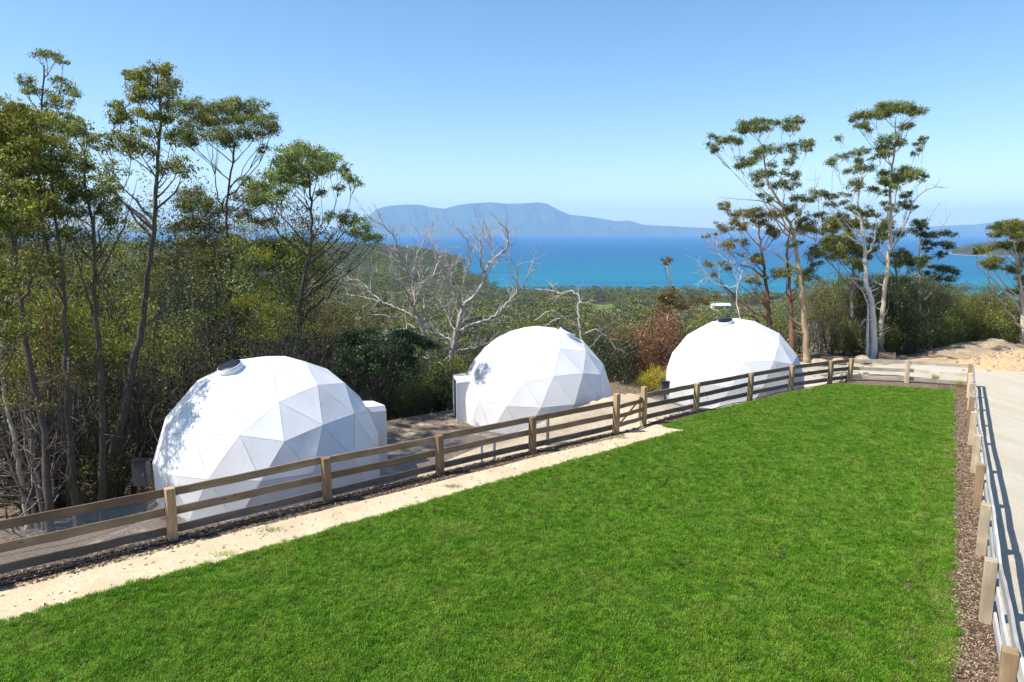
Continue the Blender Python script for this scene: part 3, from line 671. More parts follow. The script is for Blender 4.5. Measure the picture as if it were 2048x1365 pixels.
def dome(x, y, z, rz, vent, pdir, reach, label):
    d = empty('geodesic_dome', (x, y, z), label, 'dome tent')
    def put(name, me, par, loc=(0, 0, HC), rot=(0, 0, rz)):
        o = obj(name, me, None, par); o.location = loc; o.rotation_euler = rot; return o
    put('cover', COVER, d)
    for me in PANEL_ME: put('panel', me, d)
    put('skirt', SKIRT, d)
    nrm = Vector((vent[0], vent[1], math.sqrt(RD ** 2 - vent[0] ** 2 - vent[1] ** 2))).normalized()
    v = put('roof_vent', VENT_ME, d, tuple(Vector((0, 0, HC)) + nrm * (RD - 0.09)), nrm.to_track_quat('Z', 'Y').to_euler())
    put('dark_lid', LID_ME, v, (0, 0, 0), (0, 0, 0))
    h = bpy.data.objects.new('porch', None)
    bpy.data.objects.remove(h)
    k = empty_child = None
    porch(d, math.atan2(pdir[1], pdir[0]), reach)
    for o in d.children:
        if o.name.startswith('porch'): o.location = (0, 0, HC)
    return d
D1 = (-8.49, 23.2, -1.82); D2 = (1.23, 33.1, -2.13); D3 = (12.45, 37.6, -2.32)
dome(*D1, 0.15, (-0.85, -0.98), (0.77, 0.64), 4.25, 'white geodesic dome with dappled tree shade and a porch, nearest the dark forest')
dome(*D2, 0.75, (1.45, -0.25), (-0.98, -0.22), 4.1, 'white geodesic dome standing between the other two, door porch facing the first dome')
dome(*D3, 0.4, (-0.80, -0.65), (0.75, 0.66), 4.35, 'white geodesic dome beside the gum trees with yellow bush at its foot')

# ------------------------------------------------------------------ vegetation: builders
def smooth_line(P, n):
    P = np.asarray(P, float)
    if len(P) < 3: f = np.linspace(0, 1, n)[:, None]; return P[0] * (1 - f) + P[-1] * f
    d = np.r_[0, np.cumsum(np.linalg.norm(np.diff(P, axis=0), axis=1))]; q = np.linspace(0, d[-1], n)
    Tn = np.gradient(P, d, axis=0); out = np.zeros((n, 3))
    k = np.clip(np.searchsorted(d, q, 'right') - 1, 0, len(P) - 2); h = (d[k + 1] - d[k])[:, None]; u = ((q - d[k]) / (d[k + 1] - d[k]))[:, None]
    return (2 * u**3 - 3 * u**2 + 1) * P[k] + (u**3 - 2 * u**2 + u) * h * Tn[k] + (-2 * u**3 + 3 * u**2) * P[k + 1] + (u**3 - u**2) * h * Tn[k + 1]
def limb(r, a, b, n=7, wob=0.05, up=0.25):
    a = np.asarray(a, float); b = np.asarray(b, float); L = np.linalg.norm(b - a); f = np.linspace(0, 1, n)[:, None]
    c = (a + b) / 2 + np.array([0, 0, -up * 0.35 * L]) * 1.0 + r.normal(0, wob * L, 3)
    P = (1 - f) ** 2 * a + 2 * f * (1 - f) * c + f ** 2 * b
    P[1:-1] += r.normal(0, wob * 0.22 * L, (n - 2, 3)); return P
def leaves(mb, r, C, L, W, droop=0.5, tint=None):
    n = len(C); a = r.normal(0, 1, (n, 3)); a[:, 2] -= droop * 1.5; a /= np.linalg.norm(a, axis=1, keepdims=True)
    b = np.cross(a, r.normal(0, 1, (n, 3))); b /= (np.linalg.norm(b, axis=1, keepdims=True) + 1e-9)
    l = (L * r.uniform(0.6, 1.35, n))[:, None]; w_ = (W * r.uniform(0.7, 1.3, n))[:, None]
    v = np.stack([C - a * l / 2, C + b * w_ / 2 + a * l * 0.08, C + a * l / 2, C - b * w_ / 2 + a * l * 0.08], 1).reshape(-1, 3)
    t = np.clip(r.normal(0.45, 0.2, n), 0, 1) if tint is None else np.clip(tint + r.normal(0, 0.23, n), 0, 1)
    mb.add(v, np.arange(4 * n).reshape(-1, 4), None, np.repeat(t, 4))

def tree(name, label, Y, trunk, blobs, bark, leaf, r0=0.17, L=0.125, W=0.044, dens=1.0, seed=0, big=1.0, spread=1.0, group=None, twigs=1.0, cat='tree', extra=(), base=None, clump=0.26, fill=0.6, world=()):
    """trunk: picture points of the stem seen at forward distance Y; blobs: foliage masses (x, y, rx, ry)"""
    r = np.random.RandomState(seed + 11); px = Y / FPX * 1.02
    p0 = at(trunk[0][0], trunk[0][1], Y); zg = ter(p0[0], Y) - 0.15; base = np.array([p0[0], Y, zg])
    pts = [base] + [at(x, y, Y + r.normal(0, 0.25)) for x, y in trunk if at(x, y, Y)[2] > zg + 0.6]
    n = max(10, len(pts) * 4); T = smooth_line(pts, n); T[1:-1] += r.normal(0, 0.025, (n - 2, 3)); f = np.linspace(0, 1, n)
    R = r0 * (1 - 0.86 * f ** 0.9) + 0.012; R[0] *= 1.5; R[1] *= 1.12
    wood = MB(); wood.tube(T, R, 9); fol = MB()
    nodes = [list(p) for p in T[2:]]; rad = list(R[2:]); plen = list(f[2:] * np.linalg.norm(np.diff(T, axis=0), axis=1).sum())
    for pl, rr0 in extra:                          # bare limbs given in the picture
        q = smooth_line([at(x, y, Y + k * dy) for k, (x, y, dy) in enumerate([(p[0], p[1], 0) for p in pl])], len(pl) * 4)
        q[2:] += r.normal(0, 0.012, q[2:].shape); wood.tube(q, np.linspace(rr0, 0.010, len(q)), 6)
        for k in range(len(q) // 3, len(q), 2):
            e = q[k] + r.normal(0, 1, 3) * 0.5 + np.array([0, 0, 0.35]); wood.tube(limb(r, q[k], e, 4), np.linspace(rr0 * 0.35, 0.005, 4), 4, False)
    B = []
    for (x, y, rx, ry) in blobs:
        rx *= big; ry *= big
        dy = r.normal(0, 0.9) * spread; B.append((at(x, y, Y + dy), rx * px, ry * px))
        if r.rand() < fill: B.append((at(x + r.normal(0, rx * 0.9), y + r.normal(0, ry * 0.8) + 2, Y + r.normal(0, 1.3) * spread), rx * px * 0.7, ry * px * 0.7))
    for (wx, wy, wz, a_, b_) in world: B.append((np.array([wx, wy, wz]), a_, b_))
    B.sort(key=lambda b: np.linalg.norm(b[0] - T[np.argmin(np.linalg.norm(T - b[0], axis=1))]))
    for c, rx, rz in B:
        N = np.array(nodes); tgt = c - np.array([0, 0, rz * 0.55]); dv = tgt - N; dist = np.linalg.norm(dv, axis=1)
        dh = np.linalg.norm(dv[:, :2], axis=1); ok = (N[:, 2] < tgt[2] - 0.85 * dh); cost = dist + 0.30 * np.array(plen) + np.where(ok, 0, 6 + 2.5 * np.clip(N[:, 2] - tgt[2] + 0.85 * dh, 0, 9))
        k = int(np.argmin(cost)); Lb = dist[k]; rs = min(rad[k] * 0.72, 0.014 + 0.017 * Lb + 0.02 * rx); rs = max(rs, 0.011)
        q = limb(r, N[k], tgt, max(5, int(Lb * 2.2)), 0.06, 0.22); rr = np.linspace(rs, 0.010, len(q)); wood.tube(q, rr, 6, False)
        for m in range(1, len(q)): nodes.append(list(q[m])); rad.append(rr[m]); plen.append(plen[k] + Lb * m / (len(q) - 1))
        area = math.pi * rx * rz; nc = max(4, int(area * 10.0 + 6 * rx)); per = int(area * 880 * dens / nc * (0.0075 / (L * W))) + 6
        for _ in range(nc):
            d = r.normal(0, 1, 3); d /= np.linalg.norm(d); rho = r.uniform(0.25, 1.0) ** 0.5 * r.choice([1.0, 1.0, 1.35]); d[2] = d[2] * 0.8 + 0.2
            cc = c + d * np.array([rx, rx * 0.9, rz]) * rho
            src = q[-1] if r.rand() < 0.5 else q[max(1, int(len(q) * 0.65))]
            if r.rand() < twigs: wood.tube(limb(r, src, cc, 4, 0.08, 0.3), np.linspace(0.013, 0.005, 4), 3, False)
            cs = clump * r.uniform(0.6, 1.2) * min(1.0, 0.35 + rx)
            pts_ = cc + r.normal(0, 1, (per, 3)) * np.array([cs * 0.66, cs * 0.66, cs * 0.46])
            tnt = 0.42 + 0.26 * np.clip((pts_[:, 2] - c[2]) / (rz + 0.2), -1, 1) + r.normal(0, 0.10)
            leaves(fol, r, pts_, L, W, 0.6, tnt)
    for _ in range(int(10 * twigs)):                 # dead side twigs low on the stem
        k = r.randint(2, max(3, n * 2 // 3)); e = T[k] + np.array([r.normal(0, 1.0), r.normal(0, 0.8), r.uniform(0.2, 1.3)])
        q = limb(r, T[k], e, 5, 0.1, 0.2); wood.tube(q, np.linspace(R[k] * 0.22, 0.005, 5), 4, False)
    root = empty(name, base, label, cat, group)
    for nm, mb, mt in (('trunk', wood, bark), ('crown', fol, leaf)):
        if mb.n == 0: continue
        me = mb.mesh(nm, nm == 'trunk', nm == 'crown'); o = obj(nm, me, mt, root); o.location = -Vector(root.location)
    return root

def zb(sx, sy, s, ox, oy, rx, ry):  # enlarged-crop coordinates -> photograph pixels
    return (ox + sx / s, oy + sy / s, rx, ry)

# ------------------------------------------------------------------ forest on the left
FG = 'trees of the dark forest beside the first dome'
A6 = lambda x, y, rx, ry: zb(x, y, 3.174, 0, 90, rx, ry)
A7 = lambda x, y, rx, ry: zb(x, y, 2.529, 360, 180, rx, ry)
tree('gum_tree', 'tallest slender gum with tiny separate leaf tufts at its tip', 36, [(118, 1000), (120, 860), (118, 700), (105, 560), (90, 470), (78, 400), (80, 300), (84, 215), (88, 130)],
     [A6(*b) for b in [(245, 60, 15, 6), (300, 50, 9, 5), (355, 85, 10, 6), (400, 105, 9, 6), (345, 215, 11, 6), (195, 245, 15, 8), (240, 300, 15, 8), (405, 270, 16, 8), (360, 325, 16, 8), (390, 370, 16, 9), (465, 325, 11, 8), (480, 490, 12, 9), (435, 440, 12, 8), (330, 380, 12, 8), (290, 450, 16, 10), (350, 520, 30, 14), (420, 550, 26, 14), (280, 580, 30, 16), (380, 640, 28, 15), (230, 500, 20, 12), (310, 720, 30, 18)]],
     M['bark_dark'], M['lf_olive'], 0.16, seed=1, dens=0.9, big=1.15, fill=0.4)
tree('wattle_tree', 'yellow-green bushy wattle with the densest bright crown of the forest', 23.5, [(95, 1000), (92, 880), (65, 760), (45, 640), (30, 520), (22, 400), (20, 300), (25, 240)],
     [(8, 215, 34, 12), (28, 228, 30, 14), (15, 250, 36, 18), (48, 245, 16, 14), (30, 275, 34, 18), (10, 295, 34, 20), (45, 300, 22, 18), (20, 330, 34, 20), (48, 340, 22, 16), (-20, 260, 40, 25), (-25, 320, 40, 28), (15, 372, 34, 20), (50, 385, 26, 18), (-15, 390, 34, 24), (20, 425, 28, 16), (60, 430, 24, 14)],
     M['bark_dark'], M['lf_bright'], 0.14, L=0.13, W=0.045, seed=2, dens=1.1, big=1.15, fill=0.4)
tree('wattle_tree', 'olive wattle with a dark trunk between the tallest gum and the fence', 24.5, [(150, 1000), (140, 870), (132, 740), (130, 620), (122, 500), (110, 420), (105, 350)],
     [(85, 310, 30, 18), (120, 330, 34, 18), (60, 350, 30, 18), (100, 375, 36, 20), (140, 365, 24, 16), (75, 415, 34, 18), (120, 425, 32, 18), (45, 455, 26, 14), (95, 470, 30, 15), (135, 470, 24, 13), (70, 520, 28, 14), (120, 540, 26, 12)],
     M['bark_dark'], M['lf_olive'], 0.13, L=0.14, W=0.045, seed=3, dens=0.8, big=1.15, fill=0.4)
tree('gum_tree', 'thin forked gum with sparse crown leaning beside the big forked gum', 25.5, [(205, 1000), (207, 869), (201, 746), (193, 623), (189, 540), (186, 452), (172, 380), (166, 300)],
     [A6(*b) for b in [(530, 540, 16, 12), (545, 600, 16, 12), (490, 720, 20, 13), (540, 760, 22, 13), (440, 700, 18, 12), (560, 940, 26, 14), (640, 980, 26, 14), (500, 980, 22, 12), (690, 920, 20, 12), (430, 880, 22, 13), (390, 960, 20, 13), (600, 1050, 26, 13), (700, 1060, 22, 12), (740, 1120, 20, 10), (350, 820, 18, 12)]],
     M['bark_dark'], M['lf_gum'], 0.15, seed=4, dens=0.75, big=1.15, fill=0.4, extra=[([(193, 560), (225, 500), (250, 450), (262, 400)], 0.05), ([(190, 640), (160, 540), (140, 470)], 0.045)])
tree('gum_tree', 'big forked gum with a high airy crown above the first dome', 27, [(217, 1000), (222, 926), (246, 840), (266, 725), (283, 656), (295, 560), (303, 500), (310, 405), (315, 340), (319, 260), (320, 190)],
     [A6(*b) for b in [(880, 180, 18, 12), (850, 215, 14, 12), (1000, 160, 18, 11), (1050, 165, 18, 11), (1080, 210, 14, 12), (930, 220, 16, 10), (1000, 240, 24, 12), (1060, 290, 18, 12), (930, 310, 26, 13), (860, 290, 16, 10), (820, 350, 20, 12), (800, 410, 20, 12), (740, 400, 14, 9), (720, 490, 18, 12), (780, 480, 18, 10), (780, 570, 22, 12), (870, 620, 26, 14), (900, 680, 20, 12), (830, 700, 20, 12), (660, 590, 16, 9), (620, 650, 16, 10), (700, 640, 16, 9), (720, 790, 16, 12), (690, 840, 14, 10), (1090, 420, 16, 13), (1040, 480, 20, 12), (960, 440, 22, 12), (1100, 320, 14, 10), (1100, 750, 20, 12), (1060, 800, 16, 9), (1150, 800, 14, 10), (980, 560, 16, 10), (1090, 560, 14, 10)]],
     M['bark_dark'], M['lf_olive'], 0.20, seed=5, dens=0.8, big=1.15, fill=0.4, spread=1.3, extra=[([(225, 930), (250, 880), (275, 800), (300, 700), (330, 590), (345, 540)], 0.07), ([(283, 656), (330, 620), (365, 560), (380, 510)], 0.05)])
tree('gum_tree', 'umbrella-crowned gum rising straight behind the first dome vent', 38, [(478, 900), (475, 720), (467, 655), (461, 599), (458, 540), (453, 457), (455, 385), (462, 340), (470, 290)],
     [A7(*b) for b in [(10, 80, 18, 12), (60, 100, 20, 12), (115, 85, 20, 11), (170, 105, 22, 12), (235, 85, 24, 12), (290, 80, 20, 11), (335, 95, 22, 12), (385, 130, 18, 12), (430, 165, 16, 12), (460, 210, 13, 13), (410, 210, 16, 12), (350, 160, 20, 12), (270, 140, 22, 11), (200, 160, 22, 12), (130, 150, 22, 12), (60, 180, 22, 14), (10, 240, 18, 14), (80, 240, 20, 11), (160, 240, 20, 11), (230, 240, 24, 13), (270, 275, 18, 10), (300, 220, 16, 10), (430, 295, 8, 5), (400, 310, 8, 5), (370, 240, 14, 9)]],
     M['bark_dark'], M['lf_gum'], 0.18, seed=6, dens=0.9, big=1.15, fill=0.4, spread=1.5, extra=[([(455, 430), (520, 380), (548, 310)], 0.035)])
tree('gum_tree', 'rounded gum with dark lower tuft leaning toward the distant mountain', 33, [(585, 870), (590, 720), (597, 655), (605, 575), (617, 520), (623, 437), (621, 401), (617, 350)],
     [A7(*b) for b in [(640, 295, 22, 9), (590, 315, 22, 11), (550, 340, 20, 11), (515, 375, 18, 12), (690, 320, 22, 11), (740, 350, 20, 11), (790, 375, 18, 11), (830, 410, 10, 8), (640, 350, 26, 12), (600, 385, 26, 12), (560, 420, 22, 13), (650, 420, 28, 13), (700, 400, 22, 12), (620, 460, 22, 11), (860, 450, 14, 8), (885, 475, 10, 7), (800, 500, 9, 6), (700, 520, 10, 6), (470, 440, 18, 12), (450, 490, 22, 14), (420, 520, 20, 14), (460, 560, 22, 13), (400, 570, 18, 12), (350, 480, 14, 9), (830, 650, 14, 9), (870, 660, 16, 10), (910, 690, 16, 11), (940, 735, 15, 10), (975, 755, 13, 8), (860, 720, 14, 8), (760, 640, 9, 7), (720, 660, 8, 6)]],
     M['bark_dark'], M['lf_gum'], 0.19, seed=7, dens=1.0, big=1.15, fill=0.4, spread=1.2, extra=[([(617, 528), (650, 545), (690, 515), (718, 480)], 0.05), ([(605, 600), (660, 560), (705, 525), (735, 490)], 0.04)])
tree('wattle_tree', 'low bright wattle growing under the rounded gum', 41, [(535, 860), (538, 700), (540, 600), (545, 540)],
     [A7(*b) for b in [(400, 780, 22, 11), (440, 800, 22, 12), (520, 790, 26, 12), (590, 790, 24, 12), (630, 830, 24, 12), (480, 830, 22, 11), (560, 840, 24, 11), (390, 850, 22, 12), (680, 880, 18, 10), (700, 920, 22, 10), (440, 880, 22, 11), (540, 900, 24, 12)]],
     M['bark_grey'], M['lf_bright'], 0.11, L=0.13, W=0.045, seed=8, dens=0.95, big=1.15, fill=0.4)
tree('wattle_tree', 'yellow-tipped wattle bush just behind the top of the first dome', 37, [(505, 880), (505, 760), (505, 690)],
     [A7(*b) for b in [(220, 1130, 26, 13), (280, 1100, 28, 14), (340, 1110, 28, 15), (400, 1060, 26, 13), (440, 1110, 28, 14), (490, 1120, 24, 14), (490, 1180, 24, 12), (400, 1170, 26, 13), (320, 1170, 24, 12), (430, 1000, 22, 11), (370, 880, 26, 14), (420, 860, 22, 12), (260, 1230, 22, 10)]],
     M['bark_grey'], M['lf_bright'], 0.10, L=0.13, W=0.045, seed=9, dens=0.9, big=1.15, fill=0.4)
tree('gum_tree', 'grey-stemmed gum with mottled crown between the two taller gums', 40, [(395, 900), (392, 760), (388, 640), (385, 540), (380, 450)],
     [A7(*b) for b in [(30, 510, 20, 11), (80, 530, 18, 10), (20, 570, 18, 11), (60, 600, 20, 11), (120, 590, 20, 12), (170, 610, 18, 12), (320, 550, 20, 12), (370, 500, 20, 12), (390, 540, 16, 11), (300, 620, 22, 13), (350, 660, 22, 12), (100, 680, 22, 12), (30, 690, 22, 13), (200, 700, 22, 12), (60, 780, 24, 13), (150, 800, 24, 12), (250, 780, 24, 13), (450, 680, 18, 11), (0, 860, 24, 12), (120, 900, 24, 12)]],
     M['bark_grey'], M['lf_olive'], 0.15, seed=10, dens=0.75, big=1.15, fill=0.4, spread=1.6)
tree('gum_tree', 'pale-stemmed young gum at the forest edge by the fence', 25, [(52, 1012), (41, 960), (29, 881), (12, 807), (2, 730), (8, 640), (15, 560), (10, 480)],
     [(0, 500, 30, 14), (25, 530, 24, 12), (-20, 560, 30, 16), (30, 590, 20, 10), (-10, 470, 30, 14), (10, 640, 20, 10)], M['bark_pale'], M['lf_olive'], 0.10, seed=12, dens=0.5)
tree('gum_tree', 'red-barked sapling trunk among the dark stems', 27, [(103, 1010), (100, 930), (96, 870), (100, 780), (108, 690), (112, 600)],
     [(112, 590, 22, 11), (90, 620, 20, 10), (130, 640, 20, 10), (105, 560, 18, 10)], M['bark_red'], M['lf_olive'], 0.13, seed=13, dens=0.4)

_r = np.random.RandomState(19); SHADE = []
for _ in range(34):                                # foliage that stands between the sun and the near side of the first dome
    ph = math.radians(_r.uniform(190, 240)); z = _r.uniform(-1.7, 2.2); rr = math.sqrt(max(0.5, RD ** 2 - max(0, z - D1[2] - HC) ** 2)); d = _r.uniform(6.4, 9.2)
    p = np.array([D1[0] + rr * math.cos(ph), D1[1] + rr * math.sin(ph), z]) + np.array(to_sun) * d
    SHADE.append((*p, _r.uniform(0.35, 0.6), _r.uniform(0.22, 0.36)))
tree('gum_tree', 'leafy gum at the fence casting its shade on the first dome', 20.4, [(-25, 1050), (-28, 850), (-35, 700), (-30, 560), (-35, 440)],
     [(-60, 360, 40, 20), (-20, 390, 34, 18), (-40, 430, 36, 20)], M['bark_dark'], M['lf_olive'], 0.13, seed=15, dens=0.8, world=SHADE, clump=0.28)
# dark she-oak with flat foliage pads between the first two domes
A8 = lambda x, y, rx, ry: zb(x, y, 3.102, 640, 420, rx, ry)
tree('she_oak', 'dark flat-padded she-oak between the first and second domes', 34, [(757, 850), (748, 800), (738, 770), (745, 740), (765, 715)],
     [A8(*b) for b in [(230, 790, 26, 9), (290, 780, 24, 9), (170, 830, 24, 10), (260, 840, 30, 11), (350, 820, 26, 10), (200, 890, 28, 11), (290, 890, 28, 11), (500, 770, 22, 8), (550, 780, 22, 8), (610, 820, 22, 9), (650, 850, 20, 9), (430, 860, 24, 10), (500, 860, 24, 9), (370, 930, 28, 11), (440, 950, 26, 11), (520, 930, 24, 10), (170, 970, 26, 11), (240, 990, 26, 11), (330, 1000, 24, 10), (470, 1010, 22, 9), (560, 990, 20, 9), (130, 1020, 22, 10)]],
     M['bark_dark'], M['lf_dark'], 0.15, L=0.13, W=0.05, seed=14, dens=1.5, spread=1.2, extra=[([(750, 830), (775, 790), (790, 760), (800, 735)], 0.07)])

# ------------------------------------------------------------------ dead trees
def dead_tree(label, Y, limbs, seed, tw=1.0, mat='dead'):
    r = np.random.RandomState(seed); wood = MB(); x0, y0 = limbs[0][0][0]; p0 = at(x0, y0, Y); base = np.array([p0[0], Y, ter(p0[0], Y) - 0.1])
    for li, (pl, ra) in enumerate(limbs):
        W3 = [at(x, y, Y) for x, y in pl]; dyv = r.normal(0, 1.0)
        for k in range(1, len(W3)): q = ray(*pl[k]); W3[k] = at(pl[k][0], pl[k][1], Y + dyv * 0.5 * k)
        if li == 0: W3 = [base] + W3
        n = len(W3) * 5; P = smooth_line(W3, n); P[2:-1] += r.normal(0, 0.035, (n - 3, 3)); R = 0.8 * ra * (1 - 0.9 * np.linspace(0, 1, n) ** 0.8) + 0.014
        wood.tube(P, R, 8)
        T = np.gradient(P, axis=0); T /= np.linalg.norm(T, axis=1, keepdims=True)
        for k in range(n // 4, n):
            if r.rand() > 0.95 * tw: continue
            d = T[k] * 0.8 + r.normal(0, 0.65, 3) + np.array([0, 0, 0.35]); d /= np.linalg.norm(d); l = r.uniform(0.5, 2.0) * (1.2 - 0.5 * k / n)
            q = limb(r, P[k], P[k] + d * l, 7, 0.10, 0.35); rr = np.linspace(min(R[k] * 0.5, 0.045), 0.008, 7); wood.tube(q, rr, 5, False)
            for _ in range(r.randint(2, 7)):
                m = r.randint(2, 7); e = d + r.normal(0, 0.6, 3) + np.array([0, 0, 0.3]); e /= np.linalg.norm(e)
                q2 = limb(r, q[m], q[m] + e * l * r.uniform(0.25, 0.6), 5, 0.1, 0.3); wood.tube(q2, np.linspace(0.013, 0.006, 5), 4, False)
    root = empty('dead_tree', base, label, 'tree', 'bleached dead trees beyond the domes'); o = obj('trunk', wood.mesh('trunk', True), M[mat], root); o.location = -Vector(root.location); return root
PX = lambda L: [(640 + x / 3.102, 420 + y / 3.102) for x, y in L]
dead_tree('bleached dead gum with low limbs reaching toward the forest', 46, [
    (PX([(690, 960), (660, 850), (640, 760), (600, 650), (585, 480), (560, 380), (540, 300), (545, 230)]), 0.26),
    (PX([(600, 650), (560, 560), (530, 500), (470, 440), (380, 390)]), 0.10), (PX([(570, 430), (500, 320), (460, 170), (380, 90), (300, 40)]), 0.10),
    (PX([(650, 700), (650, 560), (690, 430), (740, 300), (700, 200), (670, 70)]), 0.12), (PX([(650, 790), (600, 770), (500, 740), (380, 785), (240, 765), (150, 790)]), 0.12),
    (PX([(640, 700), (540, 640), (420, 590), (330, 560), (200, 530), (90, 532)]), 0.11), (PX([(600, 740), (460, 670), (350, 650), (210, 680)]), 0.08),
    (PX([(380, 570), (310, 510), (260, 450), (160, 420)]), 0.07), (PX([(580, 470), (600, 280), (640, 200), (665, 140)]), 0.08), (PX([(585, 560), (620, 480), (610, 380)]), 0.06), (PX([(680, 930), (560, 900), (480, 880), (400, 850)]), 0.09)], 21)
dead_tree('bleached dead gum with a broad limb sweeping toward the sea, beside the second dome', 45, [
    (PX([(800, 960), (830, 850), (860, 700), (890, 600), (960, 530), (1020, 440), (1025, 380), (1080, 300), (1160, 230), (1160, 150), (1100, 60)]), 0.26),
    (PX([(1015, 400), (1000, 330), (990, 200), (940, 150)]), 0.07), (PX([(865, 760), (880, 745), (950, 710), (1070, 670), (1140, 600), (1230, 500), (1300, 390), (1315, 320)]), 0.13),
    (PX([(885, 620), (860, 560), (830, 490), (800, 390), (740, 310), (690, 230)]), 0.10), (PX([(915, 560), (900, 440), (930, 290), (910, 180), (840, 100)]), 0.08),
    (PX([(770, 940), (850, 880), (980, 850), (1060, 820)]), 0.13), (PX([(850, 760), (820, 720), (760, 600), (690, 510)]), 0.08), (PX([(840, 830), (760, 780), (690, 760)]), 0.08), (PX([(1230, 500), (1220, 380), (1170, 270)]), 0.05), (PX([(1080, 300), (1060, 200), (1040, 120)]), 0.05)], 22)
QX = lambda L: [(1040 + x / 4.096, 500 + y / 4.096) for x, y in L]
dead_tree('small crooked white snag behind the vent of the second dome', 42, [
    (QX([(505, 830), (500, 770), (490, 620), (470, 500), (490, 390), (440, 345), (290, 340), (230, 250)]), 0.13),
    (QX([(510, 650), (400, 590), (320, 530), (270, 500), (110, 580)]), 0.07), (QX([(330, 560), (250, 590), (190, 650)]), 0.04), (QX([(510, 700), (600, 655), (700, 700), (800, 830)]), 0.05), (QX([(480, 450), (520, 390)]), 0.04), (QX([(290, 340), (130, 320)]), 0.03)], 23, 0.25)
dead_tree('thin white dead sapling behind the third dome vent', 42, [
    (QX([(1815, 640), (1805, 560), (1780, 470), (1785, 280), (1820, 170), (1830, 90)]), 0.06), (QX([(1812, 190), (1760, 100), (1680, 20), (1600, -30)]), 0.03), (QX([(1785, 290), (1720, 305), (1640, 290), (1480, 190)]), 0.02)], 24, 0.45)

# ------------------------------------------------------------------ gum trees on the right
RG = 'gum trees by the dirt yard'
A1 = lambda x, y, rx, ry: zb(x, y, 2.527, 1400, 200, rx, ry)
A2 = lambda x, y, rx, ry: zb(x, y, 2.482, 1640, 190, rx, ry)
A3 = lambda x, y, rx, ry: zb(x, y, 4.266, 1860, 420, rx, ry)
tree('gum_tree', 'tall tan-trunked gum leaning over the third dome with flat leaf pads', 43.5, [(1614, 735), (1610, 660), (1606, 599), (1597, 533), (1583, 459), (1565, 414), (1540, 373), (1530, 330), (1524, 290)],
     [A1(*b) for b in [(70, 245, 12, 9), (110, 205, 14, 7), (160, 210, 14, 8), (195, 205, 10, 8), (200, 155, 14, 8), (240, 125, 16, 8), (265, 150, 16, 7), (310, 145, 18, 7), (320, 112, 12, 5), (375, 115, 11, 6), (420, 132, 12, 7), (480, 105, 17, 7), (505, 110, 8, 6), (470, 150, 11, 6), (325, 250, 18, 8), (300, 270, 14, 7), (400, 260, 13, 6), (480, 240, 18, 7), (530, 228, 9, 6), (540, 255, 8, 4), (240, 305, 22, 8), (195, 330, 16, 7), (330, 380, 18, 8), (385, 365, 14, 7), (300, 385, 12, 7), (360, 335, 10, 5), (435, 320, 9, 5), (470, 295, 9, 5), (470, 390, 15, 10), (450, 440, 14, 9), (300, 440, 9, 8), (390, 440, 11, 8), (490, 500, 17, 7), (550, 510, 11, 8), (345, 505, 9, 6), (460, 545, 15, 9), (430, 560, 12, 8)]],
     M['bark_tan'], M['lf_gum'], 0.19, L=0.135, W=0.047, seed=31, dens=1.25, group=None, spread=1.2, extra=[([(1597, 540), (1560, 515), (1530, 495), (1500, 480)], 0.07), ([(1583, 462), (1620, 475), (1650, 490)], 0.06), ([(1575, 430), (1530, 405), (1470, 398), (1440, 395)], 0.04), ([(1600, 420), (1625, 390), (1640, 350)], 0.03)])
tree('gum_tree', 'bronze-leaved gum with red-brown trunk behind the third dome', 46, [(1548, 740), (1544, 680), (1540, 651), (1534, 580), (1527, 528), (1519, 477), (1517, 440)],
     [A1(*b) for b in [(125, 540, 13, 8), (165, 575, 11, 7), (180, 620, 15, 9), (220, 580, 14, 9), (280, 575, 18, 11), (320, 590, 14, 9), (300, 625, 20, 10), (140, 655, 13, 8), (200, 650, 11, 7), (130, 725, 11, 8), (160, 745, 9, 6), (210, 715, 9, 7), (265, 795, 16, 7), (290, 815, 12, 6), (390, 580, 15, 11), (380, 680, 15, 9), (345, 650, 13, 8), (270, 900, 15, 7), (300, 930, 11, 6), (30, 695, 7, 5), (72, 680, 5, 4), (55, 835, 10, 6), (70, 888, 8, 6), (105, 830, 7, 5), (140, 850, 8, 8), (380, 880, 13, 7)]],
     M['bark_red'], M['lf_rust'], 0.20, L=0.13, W=0.045, seed=32, dens=1.1, extra=[([(1530, 560), (1500, 535), (1470, 530), (1440, 545)], 0.05), ([(1534, 600), (1565, 590), (1580, 570)], 0.05), ([(1525, 530), (1480, 510), (1425, 490)], 0.035)])
tree('gum_tree', 'dark-trunked gum standing between the bronze gum and the tan gum', 44.5, [(1588, 740), (1586, 699), (1582, 615), (1578, 556), (1574, 501), (1580, 460)],
     [A1(*b) for b in [(500, 655, 18, 9), (535, 650, 16, 9), (550, 600, 12, 6), (600, 595, 14, 6), (590, 665, 12, 8), (560, 620, 10, 6), (530, 870, 18, 9), (505, 920, 15, 8), (560, 900, 15, 8), (600, 480, 13, 6), (640, 475, 9, 5), (430, 860, 13, 8), (460, 730, 12, 7), (570, 790, 16, 10), (600, 760, 14, 9)]],
     M['bark_red'], M['lf_olive'], 0.20, L=0.13, W=0.045, seed=33, dens=1.1)
